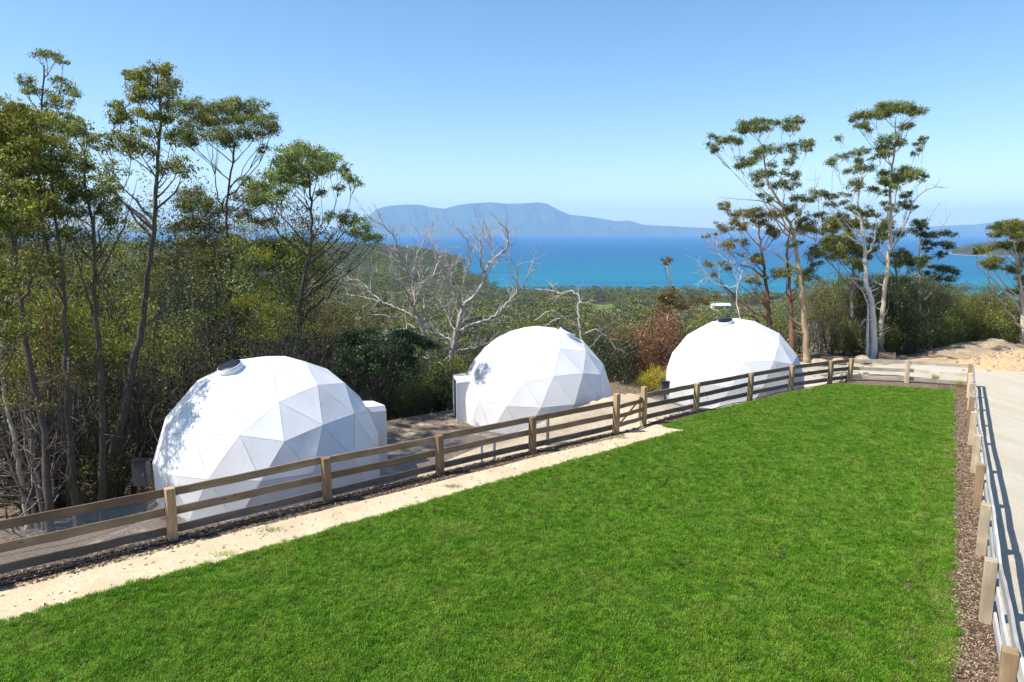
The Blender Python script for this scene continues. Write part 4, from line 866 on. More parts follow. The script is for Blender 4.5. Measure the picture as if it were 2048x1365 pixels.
tree('gum_tree', 'tallest gum on the right with pale trunk and a wide flat crest', 47, [(1762, 730), (1764, 650), (1768, 590), (1773, 545), (1779, 496), (1781, 432), (1781, 371), (1785, 323), (1791, 283), (1790, 245)],
     [A2(*b) for b in [(180, 125, 14, 7), (215, 105, 15, 8), (245, 95, 17, 8), (280, 110, 15, 8), (310, 70, 18, 8), (350, 50, 18, 6), (390, 62, 18, 7), (430, 62, 18, 7), (470, 75, 17, 7), (490, 92, 10, 5), (340, 90, 16, 6), (195, 155, 10, 7), (225, 150, 10, 6), (440, 165, 12, 5), (420, 160, 10, 5), (345, 230, 18, 8), (320, 255, 15, 8), (300, 275, 14, 7), (330, 290, 13, 7), (510, 228, 11, 7), (500, 270, 7, 6), (400, 372, 15, 6), (445, 380, 18, 7), (480, 400, 16, 7), (500, 415, 10, 6), (325, 395, 13, 8), (320, 430, 11, 7), (350, 425, 16, 8), (400, 430, 18, 7), (440, 415, 16, 7), (430, 500, 10, 7), (415, 550, 12, 8), (440, 545, 10, 8), (340, 490, 8, 6), (335, 560, 10, 7), (370, 575, 8, 5)]],
     M['bark_pale'], M['lf_gum'], 0.18, L=0.135, W=0.047, seed=34, dens=1.3, spread=1.2, extra=[([(1785, 500), (1815, 440), (1830, 400), (1855, 380), (1898, 375)], 0.05), ([(1775, 520), (1760, 505), (1755, 495)], 0.06)])
tree('gum_tree', 'white double-trunked gum rooted beside the boulders', 45.5, [(1747, 716), (1747, 680), (1746, 633), (1741, 593), (1733, 569), (1729, 512), (1725, 452), (1715, 410), (1721, 371), (1725, 340)],
     [A2(*b) for b in [(97, 213, 7, 4), (60, 340, 11, 5), (85, 330, 9, 4), (120, 312, 11, 5), (180, 288, 13, 5), (215, 280, 12, 4), (185, 325, 13, 6), (175, 375, 11, 8), (205, 362, 13, 8), (240, 365, 13, 8), (265, 320, 6, 5), (180, 440, 14, 8), (175, 465, 11, 7), (125, 500, 10, 6), (120, 530, 10, 6), (255, 465, 11, 6), (285, 470, 9, 6), (240, 590, 13, 8), (220, 580, 11, 7), (50, 500, 9, 5), (15, 490, 11, 5), (50, 545, 10, 4), (70, 510, 7, 4), (150, 560, 9, 6)]],
     M['bark_white'], M['lf_gum'], 0.23, L=0.13, W=0.045, seed=35, dens=1.1, extra=[([(1735, 716), (1735, 650), (1733, 600), (1722, 580), (1712, 570), (1714, 560)], 0.12), ([(1745, 640), (1730, 640), (1718, 655)], 0.04), ([(1733, 560), (1700, 555), (1670, 545), (1655, 530)], 0.05)])
tree('gum_tree', 'dense-crowned gum in front of the sea beside the white double-trunked gum', 48, [(1700, 740), (1702, 660), (1705, 590), (1706, 530), (1700, 480)],
     [A2(*b) for b in [(90, 615, 20, 9), (60, 645, 18, 10), (120, 645, 20, 10), (160, 630, 16, 9), (210, 640, 15, 10), (40, 660, 14, 9), (80, 710, 18, 10), (30, 735, 14, 11), (140, 720, 18, 10), (120, 765, 20, 11), (170, 770, 18, 11), (205, 790, 15, 13), (80, 770, 16, 10), (170, 840, 16, 9), (210, 850, 13, 9), (20, 780, 14, 9), (120, 820, 16, 8)]],
     M['bark_grey'], M['lf_olive'], 0.19, L=0.13, W=0.045, seed=36, dens=1.35)
tree('gum_tree', 'shorter leafy gum under the tallest pale gum', 48.5, [(1795, 740), (1795, 660), (1797, 590), (1790, 530), (1778, 490)],
     [A2(*b) for b in [(290, 655, 18, 9), (320, 665, 14, 9), (270, 715, 14, 10), (310, 700, 13, 9), (385, 690, 13, 7), (390, 790, 16, 9), (430, 800, 14, 8), (410, 830, 18, 10), (450, 850, 16, 9), (510, 815, 13, 9), (495, 840, 12, 8), (370, 840, 14, 9), (270, 760, 12, 9)]],
     M['bark_grey'], M['lf_gum'], 0.18, L=0.13, W=0.045, seed=37, dens=1.25)
tree('gum_tree', 'spreading gum with dark lower pads in front of the boats and sandy spit', 51, [(1843, 720), (1842, 640), (1841, 565), (1841, 504), (1838, 460)],
     [A2(*b) for b in [(490, 630, 11, 7), (500, 650, 12, 7), (475, 675, 9, 7), (505, 690, 9, 6), (520, 735, 14, 5), (560, 695, 13, 6), (600, 685, 13, 6), (635, 695, 10, 6), (640, 750, 14, 8), (615, 745, 10, 7), (600, 790, 11, 7), (580, 855, 14, 7), (625, 870, 15, 7), (660, 885, 12, 7), (560, 895, 13, 7), (600, 910, 14, 6), (650, 915, 11, 6), (540, 770, 9, 6)]],
     M['bark_grey'], M['lf_dark'], 0.17, L=0.13, W=0.045, seed=38, dens=1.3, extra=[([(1820, 572), (1838, 550), (1858, 528), (1866, 505)], 0.05), ([(1866, 480), (1890, 445), (1902, 425)], 0.02), ([(1850, 470), (1862, 430), (1880, 405)], 0.02)])
tree('gum_tree', 'rounded gum with rusty outer tufts behind the brown earth mound', 52, [(2046, 700), (2045, 678), (2045, 607), (2038, 550), (2030, 500), (2026, 470)],
     [A3(*b) for b in [(690, 115, 14, 8), (650, 140, 14, 9), (740, 130, 15, 9), (790, 170, 13, 10), (600, 190, 14, 8), (555, 215, 11, 8), (700, 190, 18, 10), (760, 230, 16, 10), (460, 345, 13, 8), (500, 330, 8, 6), (600, 320, 13, 8), (680, 305, 17, 8), (760, 350, 15, 8), (800, 300, 14, 9), (530, 445, 15, 8), (580, 430, 12, 7), (460, 470, 10, 7), (540, 490, 13, 7), (730, 520, 11, 8), (790, 460, 14, 10), (770, 690, 12, 9), (790, 590, 13, 9), (680, 500, 10, 7), (860, 250, 20, 14), (880, 400, 20, 14)]],
     M['bark_pale'], M['lf_olive'], 0.20, L=0.135, W=0.047, seed=39, dens=1.3, extra=[([(2040, 545), (2015, 530), (1995, 520)], 0.05)])

# ------------------------------------------------------------------ shrubs and smaller trees: a few kinds, copied
def bush_kind(seed, h, wd, stems, nleaf, L, W, twig, low=0.15, flat=1.0, stem=0.018):
    r = np.random.RandomState(seed); wood = MB(); fol = MB(); tips = []
    for k in range(stems):
        a = r.uniform(0, 6.28); sp = r.uniform(0.15, 1.0) * wd / 2; e = np.array([math.cos(a) * sp, math.sin(a) * sp, h * r.uniform(0.7, 1.0) * (1 - 0.35 * (sp / (wd / 2)) ** 2)])
        b = np.array([math.cos(a), math.sin(a), 0]) * 0.05 * wd; b[2] = -0.2
        q = limb(r, b, e, 9, 0.06, 0.35); rr = np.linspace(stem * h ** 0.6, 0.006, 9); wood.tube(q, rr, 5, False)
        for _ in range(twig):
            m = r.randint(2, 9); d = r.normal(0, 1, 3) + np.array([math.cos(a), math.sin(a), 0.8]); d /= np.linalg.norm(d); l = r.uniform(0.12, 0.34) * h * (1.1 - 0.5 * m / 9)
            q2 = limb(r, q[m], q[m] + d * l, 5, 0.1, 0.3); wood.tube(q2, np.linspace(rr[m] * 0.55, 0.004, 5), 3, False); tips.append(q2[-1]); tips.append(q2[3])
        tips.append(q[-1])
    tips = np.array(tips); tips = tips[tips[:, 2] > low * h]; nl = max(1, nleaf // len(tips))
    for tpt in tips:
        cs = 0.085 * min(3.4, h ** 0.5 * wd ** 0.5) * r.uniform(0.7, 1.35); P = tpt + r.normal(0, 1, (nl, 3)) * np.array([cs, cs, cs * 0.6 * flat])
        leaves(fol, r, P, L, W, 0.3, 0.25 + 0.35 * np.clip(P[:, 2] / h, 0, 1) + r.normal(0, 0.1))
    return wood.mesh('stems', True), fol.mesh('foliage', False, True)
def gum_kind(seed, h, wd, nb, per, L, W, tall=0.45):
    r = np.random.RandomState(seed); wood = MB(); fol = MB(); T = smooth_line([(0, 0, -0.3), (r.normal(0, .03) * h, r.normal(0, .03) * h, h * 0.4), (r.normal(0, .05) * h, r.normal(0, .05) * h, h * 0.9)], 12)
    wood.tube(T, np.linspace(0.018 * h, 0.02, 12), 7)
    for k in range(nb):
        a = r.uniform(0, 6.28); z = h * r.uniform(tall, 1.0); wmax = wd / 2 * math.sqrt(max(0.05, 1 - ((z / h - 0.72) / 0.42) ** 2)); c = np.array([math.cos(a), math.sin(a), 0]) * wmax * r.uniform(0.25, 1.0) + np.array([0, 0, z]) + T[6] * np.array([1, 1, 0])
        m = int(np.clip((z / h - 0.3) * 12, 2, 10)); wood.tube(limb(r, T[m], c, 5, 0.06, 0.5), np.linspace(0.006 * h, 0.012, 5), 4, False)
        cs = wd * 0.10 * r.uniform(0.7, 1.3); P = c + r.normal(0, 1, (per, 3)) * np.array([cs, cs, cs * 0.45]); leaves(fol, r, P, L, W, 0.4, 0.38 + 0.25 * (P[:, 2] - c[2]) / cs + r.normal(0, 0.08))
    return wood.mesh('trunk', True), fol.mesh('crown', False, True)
KIND = {
    'thicket': [bush_kind(50 + k, 8.5, 3.6, 10, 1500, 0.15, 0.045, 12, 0.4) for k in range(4)],
    'pole': [bush_kind(90 + k, 12.0, 4.6, 3 + k % 3, 2300, 0.15, 0.05, 18, 0.55, stem=0.030) for k in range(5)],
    'twiggy': [bush_kind(60 + k, 5.0, 3.4, 14, 700, 0.13, 0.04, 16, 0.3) for k in range(3)],
    'round': [bush_kind(70 + k, 3.2, 3.6, 16, 5200, 0.14, 0.055, 10, 0.05) for k in range(4)],
    'gum': [gum_kind(80 + k, 11.0, 6.2, 46, 130, 0.20, 0.08) for k in range(4)],
}
PARTN = {'pole': ('stems', 'foliage'), 'thicket': ('stems', 'foliage'), 'twiggy': ('stems', 'foliage'), 'round': ('stems', 'foliage'), 'gum': ('trunk', 'crown')}
for _k in KIND.values():
    for _a, _b in _k: _a.materials.append(M['twig']); _b.materials.append(M['lf_olive'])
rs = np.random.RandomState(77)
def plant(kind, name, X, Y, h, wscale, leafm, barkm, label, cat, group, sink=0.0, z=None):
    k = rs.randint(len(KIND[kind])); a, b = KIND[kind][k]; h0 = {'pole': 12.0, 'thicket': 8.5, 'twiggy': 5.0, 'round': 3.2, 'gum': 11.0}[kind]
    z = ter(X, Y) if z is None else z
    root = empty(name, (X, Y, z - sink), label, cat, group, rs.uniform(0, 6.28)); s = h / h0; root.scale = (s * wscale, s * wscale, s)
    for nm, me, mt in zip(PARTN[kind], (a, b), (barkm, leafm)):
        o = obj(nm, me, None, root); o.material_slots[0].link = 'OBJECT'; o.material_slots[0].material = M[mt]
    return root
def near_dome(X, Y, m=4.6): return any(math.hypot(X - d[0], Y - d[1]) < m for d in (D1, D2, D3))

# thicket in the left forest
TONE = {'lf_olive': 'olive', 'lf_bright': 'yellow-green', 'lf_dark': 'dark green', 'lf_gum': 'mid-green', 'lf_grey': 'grey-green', 'lf_rust': 'bronze', 'lf_far': 'khaki', 'lf_yellow': 'yellow', 'lf_russet': 'russet'}
for k in range(190):
    for _ in range(40):
        Y = 25 + 42 * rs.rand() ** 1.2; a = rs.uniform(-0.86, -0.17); X = a * Y; s, t = st_of(X, Y)
        if s > 11.0 + max(0, t) * 0.12 and not near_dome(X, Y, 6.3) and not (a > -0.3 and Y < 33) and not (-0.62 < a < -0.36 and Y < 27.5): break
    else: continue
    q = rs.rand(); top = 7.0 + rs.uniform(-3.5, 3.8) if a < -0.31 else rs.uniform(0.5, 3.5); top = min(top, 4.5 + (Y - 25) * 0.35); h = max(2.2, top - ter(X, Y)); lf = str(rs.choice(['lf_olive', 'lf_dark', 'lf_bright', 'lf_dark', 'lf_gum', 'lf_rust', 'lf_dark']))
    if q < 0.58: plant('pole', 'wattle_tree', X, Y, h * rs.uniform(0.95, 1.25), rs.uniform(0.75, 1.1), lf, 'bark_dark' if rs.rand() < 0.8 else 'bark_grey', 'tall bare-stemmed %s wattle in the dark forest behind the fence' % TONE[lf], 'tree', '%s wattles of the dark forest' % TONE[lf])
    elif q < 0.70: plant('thicket', 'wattle_shrub', X, Y, h * rs.uniform(0.6, 1.0), rs.uniform(0.8, 1.15), lf, 'twig', 'twiggy %s wattle in the tangled undergrowth of the dark forest' % TONE[lf], 'shrub', '%s undergrowth of the dark forest' % TONE[lf])
    elif q < 0.86: plant('twiggy', 'dry_shrub', X, Y, h * rs.uniform(0.4, 0.8), rs.uniform(0.8, 1.2), 'lf_olive', 'twig', 'grey bare-twigged shrub in the undergrowth of the dark forest', 'shrub', 'dry shrubs of the dark forest')
    else: plant('round', 'leafy_shrub', X, Y, rs.uniform(1.8, 4.2), rs.uniform(0.8, 1.2), lf, 'twig', 'dense %s leafy shrub low in the undergrowth of the dark forest' % TONE[lf], 'shrub', '%s leafy shrubs of the dark forest' % TONE[lf])
# scrub between and behind the domes
for k in range(60):
    for _ in range(40):
        Y = rs.uniform(40, 75); a = rs.uniform(-0.24, 0.36); X = a * Y; s, t = st_of(X, Y)
        if s > 12.5 and not near_dome(X, Y, 6.0): break
    else: continue
    q = rs.rand(); h = rs.uniform(1.6, 3.4) + (Y - 40) * 0.03
    nm, lf, lb = [('leafy_shrub', 'lf_olive', 'olive scrub bush on the slope behind the domes'), ('leafy_shrub', 'lf_grey', 'grey-green scrub bush on the slope behind the domes'), ('leafy_shrub', 'lf_dark', 'dark green scrub bush on the slope behind the domes'), ('dry_shrub', 'lf_grey', 'dry twiggy bush on the slope behind the domes')][int(q * 4)]
    plant('twiggy' if nm == 'dry_shrub' else 'round', nm, X, Y, h, rs.uniform(0.8, 1.15), lf, 'twig', lb, 'shrub', lb.split(' bush')[0] + ' bushes behind the domes')
for (px, Y, h, kind, lf, nm, lb) in [(860, 37, 3.4, 'round', 'lf_dark', 'leafy_shrub', 'dark rounded bush left of the second dome door'), (800, 38.5, 2.8, 'round', 'lf_dark', 'leafy_shrub', 'dark bush below the flat-padded she-oak'), (895, 41.5, 3.6, 'round', 'lf_olive', 'leafy_shrub', 'olive bush at the feet of the dead gums'), (775, 33.5, 1.7, 'round', 'lf_dark', 'leafy_shrub', 'low dark bush just past the first dome porch'), (815, 34.6, 2.1, 'round', 'lf_olive', 'leafy_shrub', 'olive bush on the bank between the first two domes'), (852, 35.0, 1.9, 'twiggy', 'lf_olive', 'dry_shrub', 'twiggy bush on the bank between the first two domes'), (884, 37.0, 2.6, 'round', 'lf_olive', 'leafy_shrub', 'olive bush behind the second dome door'), (735, 32.0, 1.5, 'round', 'lf_dark', 'leafy_shrub', 'low dark bush hidden behind the first dome porch'), (835, 36, 2.2, 'twiggy', 'lf_dark', 'dry_shrub', 'thin dark shrub left of the second dome'), (1250, 41.5, 3.0, 'round', 'lf_dark', 'leafy_shrub', 'dark bush on the seaward side of the second dome'), (1230, 45, 3.4, 'round', 'lf_dark', 'leafy_shrub', 'dark bush behind the second dome by its vent'),
                                  (1298, 42.5, 4.4, 'round', 'lf_russet', 'russet_bush', 'russet red bush between the second and third domes'), (1262, 43.5, 2.5, 'round', 'lf_russet', 'russet_bush', 'small rusty bush beside the larger russet bush'), (1312, 38.2, 1.6, 'round', 'lf_yellow', 'flowering_bush', 'yellow flowering bush at the foot of the third dome'), (1290, 39.0, 1.1, 'round', 'lf_bright', 'flowering_bush', 'low yellow-green bush beside the yellow flowering bush')]:
    plant(kind, nm, X_at(px, Y, -2), Y, h, 0.85, lf, 'twig', lb, 'shrub', None)
A4 = lambda x, y, rx, ry: zb(x, y, 4.096, 1040, 500, rx, ry)
tree('gum_tree', 'slim rusty sapling with a lone tuft standing above the sea', 52, [(1334, 760), (1334, 690), (1335, 640), (1342, 600), (1340, 560), (1332, 530)],
     [A4(*b) for b in [(1195, 85, 9, 6), (1230, 75, 5, 4), (1180, 110, 7, 5), (1240, 330, 9, 8), (1200, 370, 14, 9), (1260, 370, 12, 9), (1170, 400, 12, 8), (1230, 410, 14, 9), (1190, 460, 14, 8), (1260, 450, 12, 8), (1150, 540, 13, 9), (1210, 560, 14, 9), (1170, 620, 15, 9), (1240, 640, 14, 9), (1200, 700, 15, 9), (1400, 430, 20, 7), (1460, 420, 20, 7), (1350, 450, 14, 6), (1500, 430, 14, 7)]], M['bark_tan'], M['lf_rust'], 0.09, L=0.15, W=0.055, seed=41, dens=0.9)

# scrub and small gums along the right tree line
for (px, Y, h, kind, lf, ws) in [(1640, 49, 5.0, 'thicket', 'lf_rust', 1.0), (1660, 47.5, 4.6, 'thicket', 'lf_olive', 0.9), (1683, 46.8, 2.2, 'round', 'lf_olive', 0.7), (1675, 51, 6.0, 'thicket', 'lf_olive', 1.1), (1700, 50, 6.4, 'gum', 'lf_gum', 0.9), (1722, 49.5, 5.6, 'gum', 'lf_olive', 0.8), (1770, 49, 6.6, 'gum', 'lf_olive', 1.1), (1787, 48, 5.0, 'round', 'lf_grey', 0.55), (1808, 48.5, 6.0, 'gum', 'lf_gum', 1.1), (1820, 47.5, 4.4, 'round', 'lf_dark', 0.62), (1850, 53, 6.2, 'gum', 'lf_olive', 1.0), (1868, 54, 5.8, 'gum', 'lf_grey', 1.1), (1890, 55, 6.2, 'gum', 'lf_gum', 1.2), (1905, 56, 4.2, 'round', 'lf_olive', 0.6), (1922, 57, 4.6, 'round', 'lf_olive', 0.7), (1940, 57, 5.6, 'gum', 'lf_olive', 1.1),
                             (1962, 56, 6.0, 'gum', 'lf_grey', 1.1), (1978, 55, 4.4, 'round', 'lf_olive', 0.75), (2000, 56.5, 5.4, 'gum', 'lf_grey', 1.1), (2022, 55.5, 4.6, 'round', 'lf_bright', 0.7), (2052, 56, 5.2, 'gum', 'lf_grey', 1.1), (1985, 60, 7.5, 'gum', 'lf_dark', 1.0), (2075, 58, 7.0, 'gum', 'lf_gum', 1.1), (1625, 52, 5.4, 'gum', 'lf_rust', 0.9), (1600, 53, 5.0, 'thicket', 'lf_olive', 1.0), (1560, 52, 4.4, 'thicket', 'lf_olive', 1.0), (1530, 54, 3.6, 'round', 'lf_olive', 0.8), (1735, 53, 6.4, 'gum', 'lf_gum', 1.1), (1838, 54, 6.4, 'gum', 'lf_olive', 1.1), (1790, 54, 7.0, 'gum', 'lf_olive', 1.1), (2110, 57, 6, 'gum', 'lf_gum', 1.1), (1645, 53, 6.6, 'gum', 'lf_olive', 1.0), (1950, 61, 8, 'gum', 'lf_olive', 1.0), (1662, 50, 6.4, 'gum', 'lf_olive', 1.0), (1690, 52, 7.0, 'gum', 'lf_gum', 1.0), (1755, 51, 6.8, 'gum', 'lf_gum', 1.1), (1825, 52, 6.2, 'gum', 'lf_olive', 1.2), (1878, 58, 7.4, 'gum', 'lf_gum', 1.2), (1910, 59, 7.0, 'gum', 'lf_grey', 1.2), (2030, 60, 8.0, 'gum', 'lf_olive', 1.2), (1860, 50.5, 2.6, 'round', 'lf_olive', 1.0), (1895, 52, 2.8, 'round', 'lf_gum', 1.0), (1935, 53, 2.8, 'round', 'lf_olive', 1.0), (1968, 53, 2.6, 'round', 'lf_gum', 1.0), (2005, 53.5, 3.0, 'round', 'lf_olive', 1.0), (1715, 47.5, 2.4, 'round', 'lf_gum', 0.9), (1800, 47.5, 2.6, 'round', 'lf_olive', 0.9), (1780, 47.5, 2.6, 'round', 'lf_gum', 0.9)]:
    X = X_at(px, Y, -2); h = min(h, 4.3 if px > 1840 else 4.9) if Y < 59 else h * 0.75
    TN = TONE[lf]; nmk = {'round': ('leafy_shrub', 'shrub', 'dense rounded %s shrub in the tree line behind the dirt yard' % TN), 'thicket': ('wattle_shrub', 'shrub', 'thin-stemmed %s wattle among the gum trunks beside the third dome' % TN), 'gum': ('small_gum', 'tree', 'small bushy %s gum in the tree line behind the dirt yard' % TN)}[kind]
    plant(kind, nmk[0], X, Y, h * 1.12, ws, lf, 'twig' if kind != 'gum' else 'bark_grey', nmk[2], nmk[1], TN + {'round': ' shrubs of the yard tree line', 'thicket': ' wattles beside the third dome', 'gum': ' small gums of the yard tree line'}[kind], z=max(ter(X, Y), -4.5) if Y < 50 else ter(X, Y))

def in_clear(a, Y, pad=0.0): return any(c[0] - pad < a < c[1] + pad and c[2] - 20 < Y < c[3] + 20 for c in CLEAR)
for k in range(26):
    for _ in range(40):
        Y = rs.uniform(44, 70); a = rs.uniform(-0.25, 0.34); X = a * Y; s, t = st_of(X, Y)
        if s > 14 and not near_dome(X, Y, 7.0): break
    else: continue
    lf = str(rs.choice(['lf_dark', 'lf_olive', 'lf_gum', 'lf_bright'])); top = rs.uniform(-2.6, 0.6) - 0.05 * (Y - 44)
    plant('gum', 'small_gum', X, Y, max(3.5, top - ter(X, Y)), rs.uniform(0.9, 1.35), lf, 'bark_grey', 'round-topped %s gum on the slope behind the domes' % TONE[lf], 'tree', '%s gums behind the domes' % TONE[lf])
# separate trees in the valley, the larger ones one by one
for k in range(150):
    for _ in range(30):
        u = rs.rand(); Y = 70 + 210 * u ** 1.3; a = rs.uniform(-0.5, 0.80); X = a * Y
        s, t = st_of(X, Y)
        if s > 16 and not in_clear(a, Y): break
    else: continue
    lf = str(rs.choice(['lf_far', 'lf_grey', 'lf_olive', 'lf_gum']))
    q = rs.rand()
    if q < 0.6: plant('gum', 'valley_gum', X, Y, rs.uniform(4.5, 8.0) * (0.8 + Y / 500), rs.uniform(0.95, 1.4), lf, 'bark_grey', 'bushy %s gum in the scrub-covered valley below the domes' % TONE[lf], 'tree', '%s gums in the valley' % TONE[lf])
    else: plant('round', 'valley_shrub', X, Y, rs.uniform(2.0, 4.2), rs.uniform(1.0, 1.5), lf, 'twig', '%s scrub bush in the valley below the domes' % TONE[lf], 'shrub', '%s scrub bushes in the valley' % TONE[lf])

# ------------------------------------------------------------------ scattered stuff (grass, chips, far wood) through geometry nodes
def scatter(name, P, rot, scl, idx, sources, kind_label=None, parent=None):
    me = bpy.data.meshes.new(name); me.vertices.add(len(P)); me.vertices.foreach_set('co', np.asarray(P, float).ravel())
    for nm, ty, arr in (('rot', 'FLOAT_VECTOR', rot), ('scl', 'FLOAT_VECTOR', scl), ('idx', 'INT', idx)):
        a = me.attributes.new(nm, ty, 'POINT'); a.data.foreach_set('vector' if ty == 'FLOAT_VECTOR' else 'value', np.asarray(arr, float if ty != 'INT' else int).ravel())
    o = bpy.data.objects.new(name, me); COL.objects.link(o); tag(o, kind='stuff')
    ng = bpy.data.node_groups.new(name, 'GeometryNodeTree'); ng.interface.new_socket('Geometry', in_out='INPUT', socket_type='NodeSocketGeometry'); ng.interface.new_socket('Geometry', in_out='OUTPUT', socket_type='NodeSocketGeometry')
    gi = ng.nodes.new('NodeGroupInput'); go = ng.nodes.new('NodeGroupOutput'); src = bpy.data.collections.new(name + '_kinds')
    for k, (me_s, mt) in enumerate(sources):
        so = bpy.data.objects.new('%s_kind_%02d' % (name, k), me_s); src.objects.link(so)
        if mt is not None and not me_s.materials: me_s.materials.append(mt)
    ci = ng.nodes.new('GeometryNodeCollectionInfo'); ci.inputs['Collection'].default_value = src; ci.inputs['Separate Children'].default_value = True; ci.inputs['Reset Children'].default_value = True
    ip = ng.nodes.new('GeometryNodeInstanceOnPoints'); ip.inputs['Pick Instance'].default_value = True
    def attr(nm, ty):
        n = ng.nodes.new('GeometryNodeInputNamedAttribute'); n.data_type = ty; n.inputs['Name'].default_value = nm; return n.outputs['Attribute']
    ng.links.new(gi.outputs[0], ip.inputs['Points']); ng.links.new(ci.outputs[0], ip.inputs['Instance'])
    ng.links.new(attr('idx', 'INT'), ip.inputs['Instance Index']); ng.links.new(attr('rot', 'FLOAT_VECTOR'), ip.inputs['Rotation']); ng.links.new(attr('scl', 'FLOAT_VECTOR'), ip.inputs['Scale'])
    ng.links.new(ip.outputs[0], go.inputs[0]); md = o.modifiers.new('scatter', 'NODES'); md.node_group = ng
    return o
def in_poly(P, poly):
    x, y = P[:, 0], P[:, 1]; ins = np.zeros(len(P), bool); poly = np.array(poly); n = len(poly)
    for i in range(n):
        x1, y1 = poly[i]; x2, y2 = poly[(i + 1) % n]; c = ((y1 > y) != (y2 > y)) & (x < (x2 - x1) * (y - y1) / (y2 - y1 + 1e-12) + x1); ins ^= c
    return ins

def tuft(seed, nb, spread, h):
    r = np.random.RandomState(seed); mb = MB()
    for _ in range(nb):
        b = np.array([r.normal(0, spread), r.normal(0, spread), 0]); a = r.uniform(0, 6.28); ln = abs(r.normal(0.35, 0.28)); hh = h * r.uniform(0.5, 1.2); wd = r.uniform(0.0028, 0.0050)
        d = np.array([math.cos(a), math.sin(a), 0]); s = np.array([-d[1], d[0], 0]) * wd
        m = b + d * hh * ln * 0.35 + np.array([0, 0, hh * 0.62]); e = b + d * hh * ln * 1.05 + np.array([0, 0, hh * (1 - 0.3 * ln)]); t = np.clip(r.normal(0.42, 0.22), 0, 1)
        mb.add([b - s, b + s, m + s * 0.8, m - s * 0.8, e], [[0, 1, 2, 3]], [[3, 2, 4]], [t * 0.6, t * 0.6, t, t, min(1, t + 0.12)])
    return mb.mesh('tuft', False, True)
TUFTS = [(tuft(100 + k, 34, 0.036, 0.062), M['grass']) for k in range(8)]
def lawn_grass():
    r = np.random.RandomState(8); poly = [tuple(p) for p in lawn_left] + [tuple(p) for p in lawn_right][::-1]; area = 0; Ps = []
    for (y0, y1, dens) in ((3.5, 12, 250), (12, 18, 220), (18, 26, 190), (26, 36, 160)):
        n = int(45 * (y1 - y0) * dens); P = np.stack([r.uniform(-18, 27, n), r.uniform(y0, y1, n)], -1); Ps.append(P[in_poly(P, poly) & (np.abs(P[:, 0]) < 0.80 * P[:, 1] + 2.2)])
    # ragged edge spilling over the path and the bark bed
    for line, m, sd in ((lawn_left, 5200, 0.07), (lawn_right, 4600, 0.075)):
        L = np.array(line); d = np.r_[0, np.cumsum(np.linalg.norm(np.diff(L, axis=0), axis=1))]; q = r.uniform(0, d[-1], m); Ps.append(np.stack([np.interp(q, d, L[:, 0]) + r.normal(0, sd, m), np.interp(q, d, L[:, 1]) + r.normal(0, sd, m)], -1))
    P = np.concatenate(Ps); n = len(P); Z = G(P[:, 0], P[:, 1]) + 0.003
    hgt = 1.0 + 0.30 * fbm(P[:, 0], P[:, 1], 1.6, 12) + r.normal(0, 0.22, n); s = np.stack([r.uniform(0.85, 1.25, n)] * 2 + [np.clip(hgt, 0.5, 1.7)], -1)
    rot = np.stack([r.normal(0, 0.10, n), r.normal(0, 0.10, n), r.uniform(0, 6.28, n)], -1)
    tag(scatter('lawn_grass', np.c_[P, Z], rot, s, r.randint(0, len(TUFTS), n), TUFTS), 'short mown green grass of the lawn', 'grass')
lawn_grass()
# stray grass clumps on the path
for (px, py, Y, lb) in [(540, 1062, 14.0, 'yellowish grass clump in the middle of the sandy path'), (452, 1110, 13.0, 'green grass tuft at the lawn edge of the sandy path'), (903, 974, 18.3, 'green grass tuft on the sandy path below the netted fence bay'), (1243, 877, 23.3, 'flat grass tuft on the sandy path by the gate')]:
    r = np.random.RandomState(px); d = ray(px, py); c = None
    tt = (0.574 - CAMZ) / (d[2] + 0.0348 * d[1] + 0.01135 * d[0]); c = np.array([0, 0, CAMZ]) + d * tt; mb = MB()
    for _ in range(150):
        b = np.array([c[0] + r.normal(0, 0.16), c[1] + r.normal(0, 0.09), 0]); b[2] = G(b[0], b[1]) + 0.005; a = r.uniform(0, 6.28); hh = r.uniform(0.03, 0.10); dd = np.array([math.cos(a), math.sin(a), 0]); s_ = np.array([-dd[1], dd[0], 0]) * 0.005
        e = b + dd * hh * 0.8 + np.array([0, 0, hh]); t = r.uniform(0.3, 1.0); mb.add([b - s_, b + s_, e], None, [[0, 1, 2]], [t, t, t])
    o = obj('grass_tuft', mb.mesh('grass_tuft', False, True), M['grass']); tag(o, lb, 'grass')

def chip(seed):
    r = np.random.RandomState(seed); mb = MB(); l = r.uniform(0.025, 0.055); w_ = r.uniform(0.006, 0.014); mb.box((0, 0, 0.004), (l, r.normal(0, 0.004), 0), (0, w_, 0), (0, 0, 0.004)); return mb.mesh('chip')
CHIPS = [(chip(200 + k), M['chip']) for k in range(6)]
def chips(name, A, B, dens, seed, dz=0.012):
    r = np.random.RandomState(seed); A = np.array(A); B = np.array(B); d = np.r_[0, np.cumsum(np.linalg.norm(np.diff(A, axis=0), axis=1))]; wd = np.linalg.norm(A - B, axis=1).mean(); n = int(d[-1] * wd * dens)
    q = r.uniform(0, d[-1], n); f = r.uniform(-0.04, 1.04, n)[:, None]
    a = np.stack([np.interp(q, d, A[:, 0]), np.interp(q, d, A[:, 1])], -1); b = np.stack([np.interp(q, d, B[:, 0]), np.interp(q, d, B[:, 1])], -1); P = a * (1 - f) + b * f
    s = r.uniform(0.35, 1.0, n); scatter(name, np.c_[P, TERR(P[:, 0], P[:, 1]) + dz + r.uniform(0, 0.012, n)], np.stack([r.normal(0, 0.3, n), r.normal(0, 0.3, n), r.uniform(0, 6.28, n)], -1), np.stack([s, s, s], -1), r.randint(0, 6, n), CHIPS)
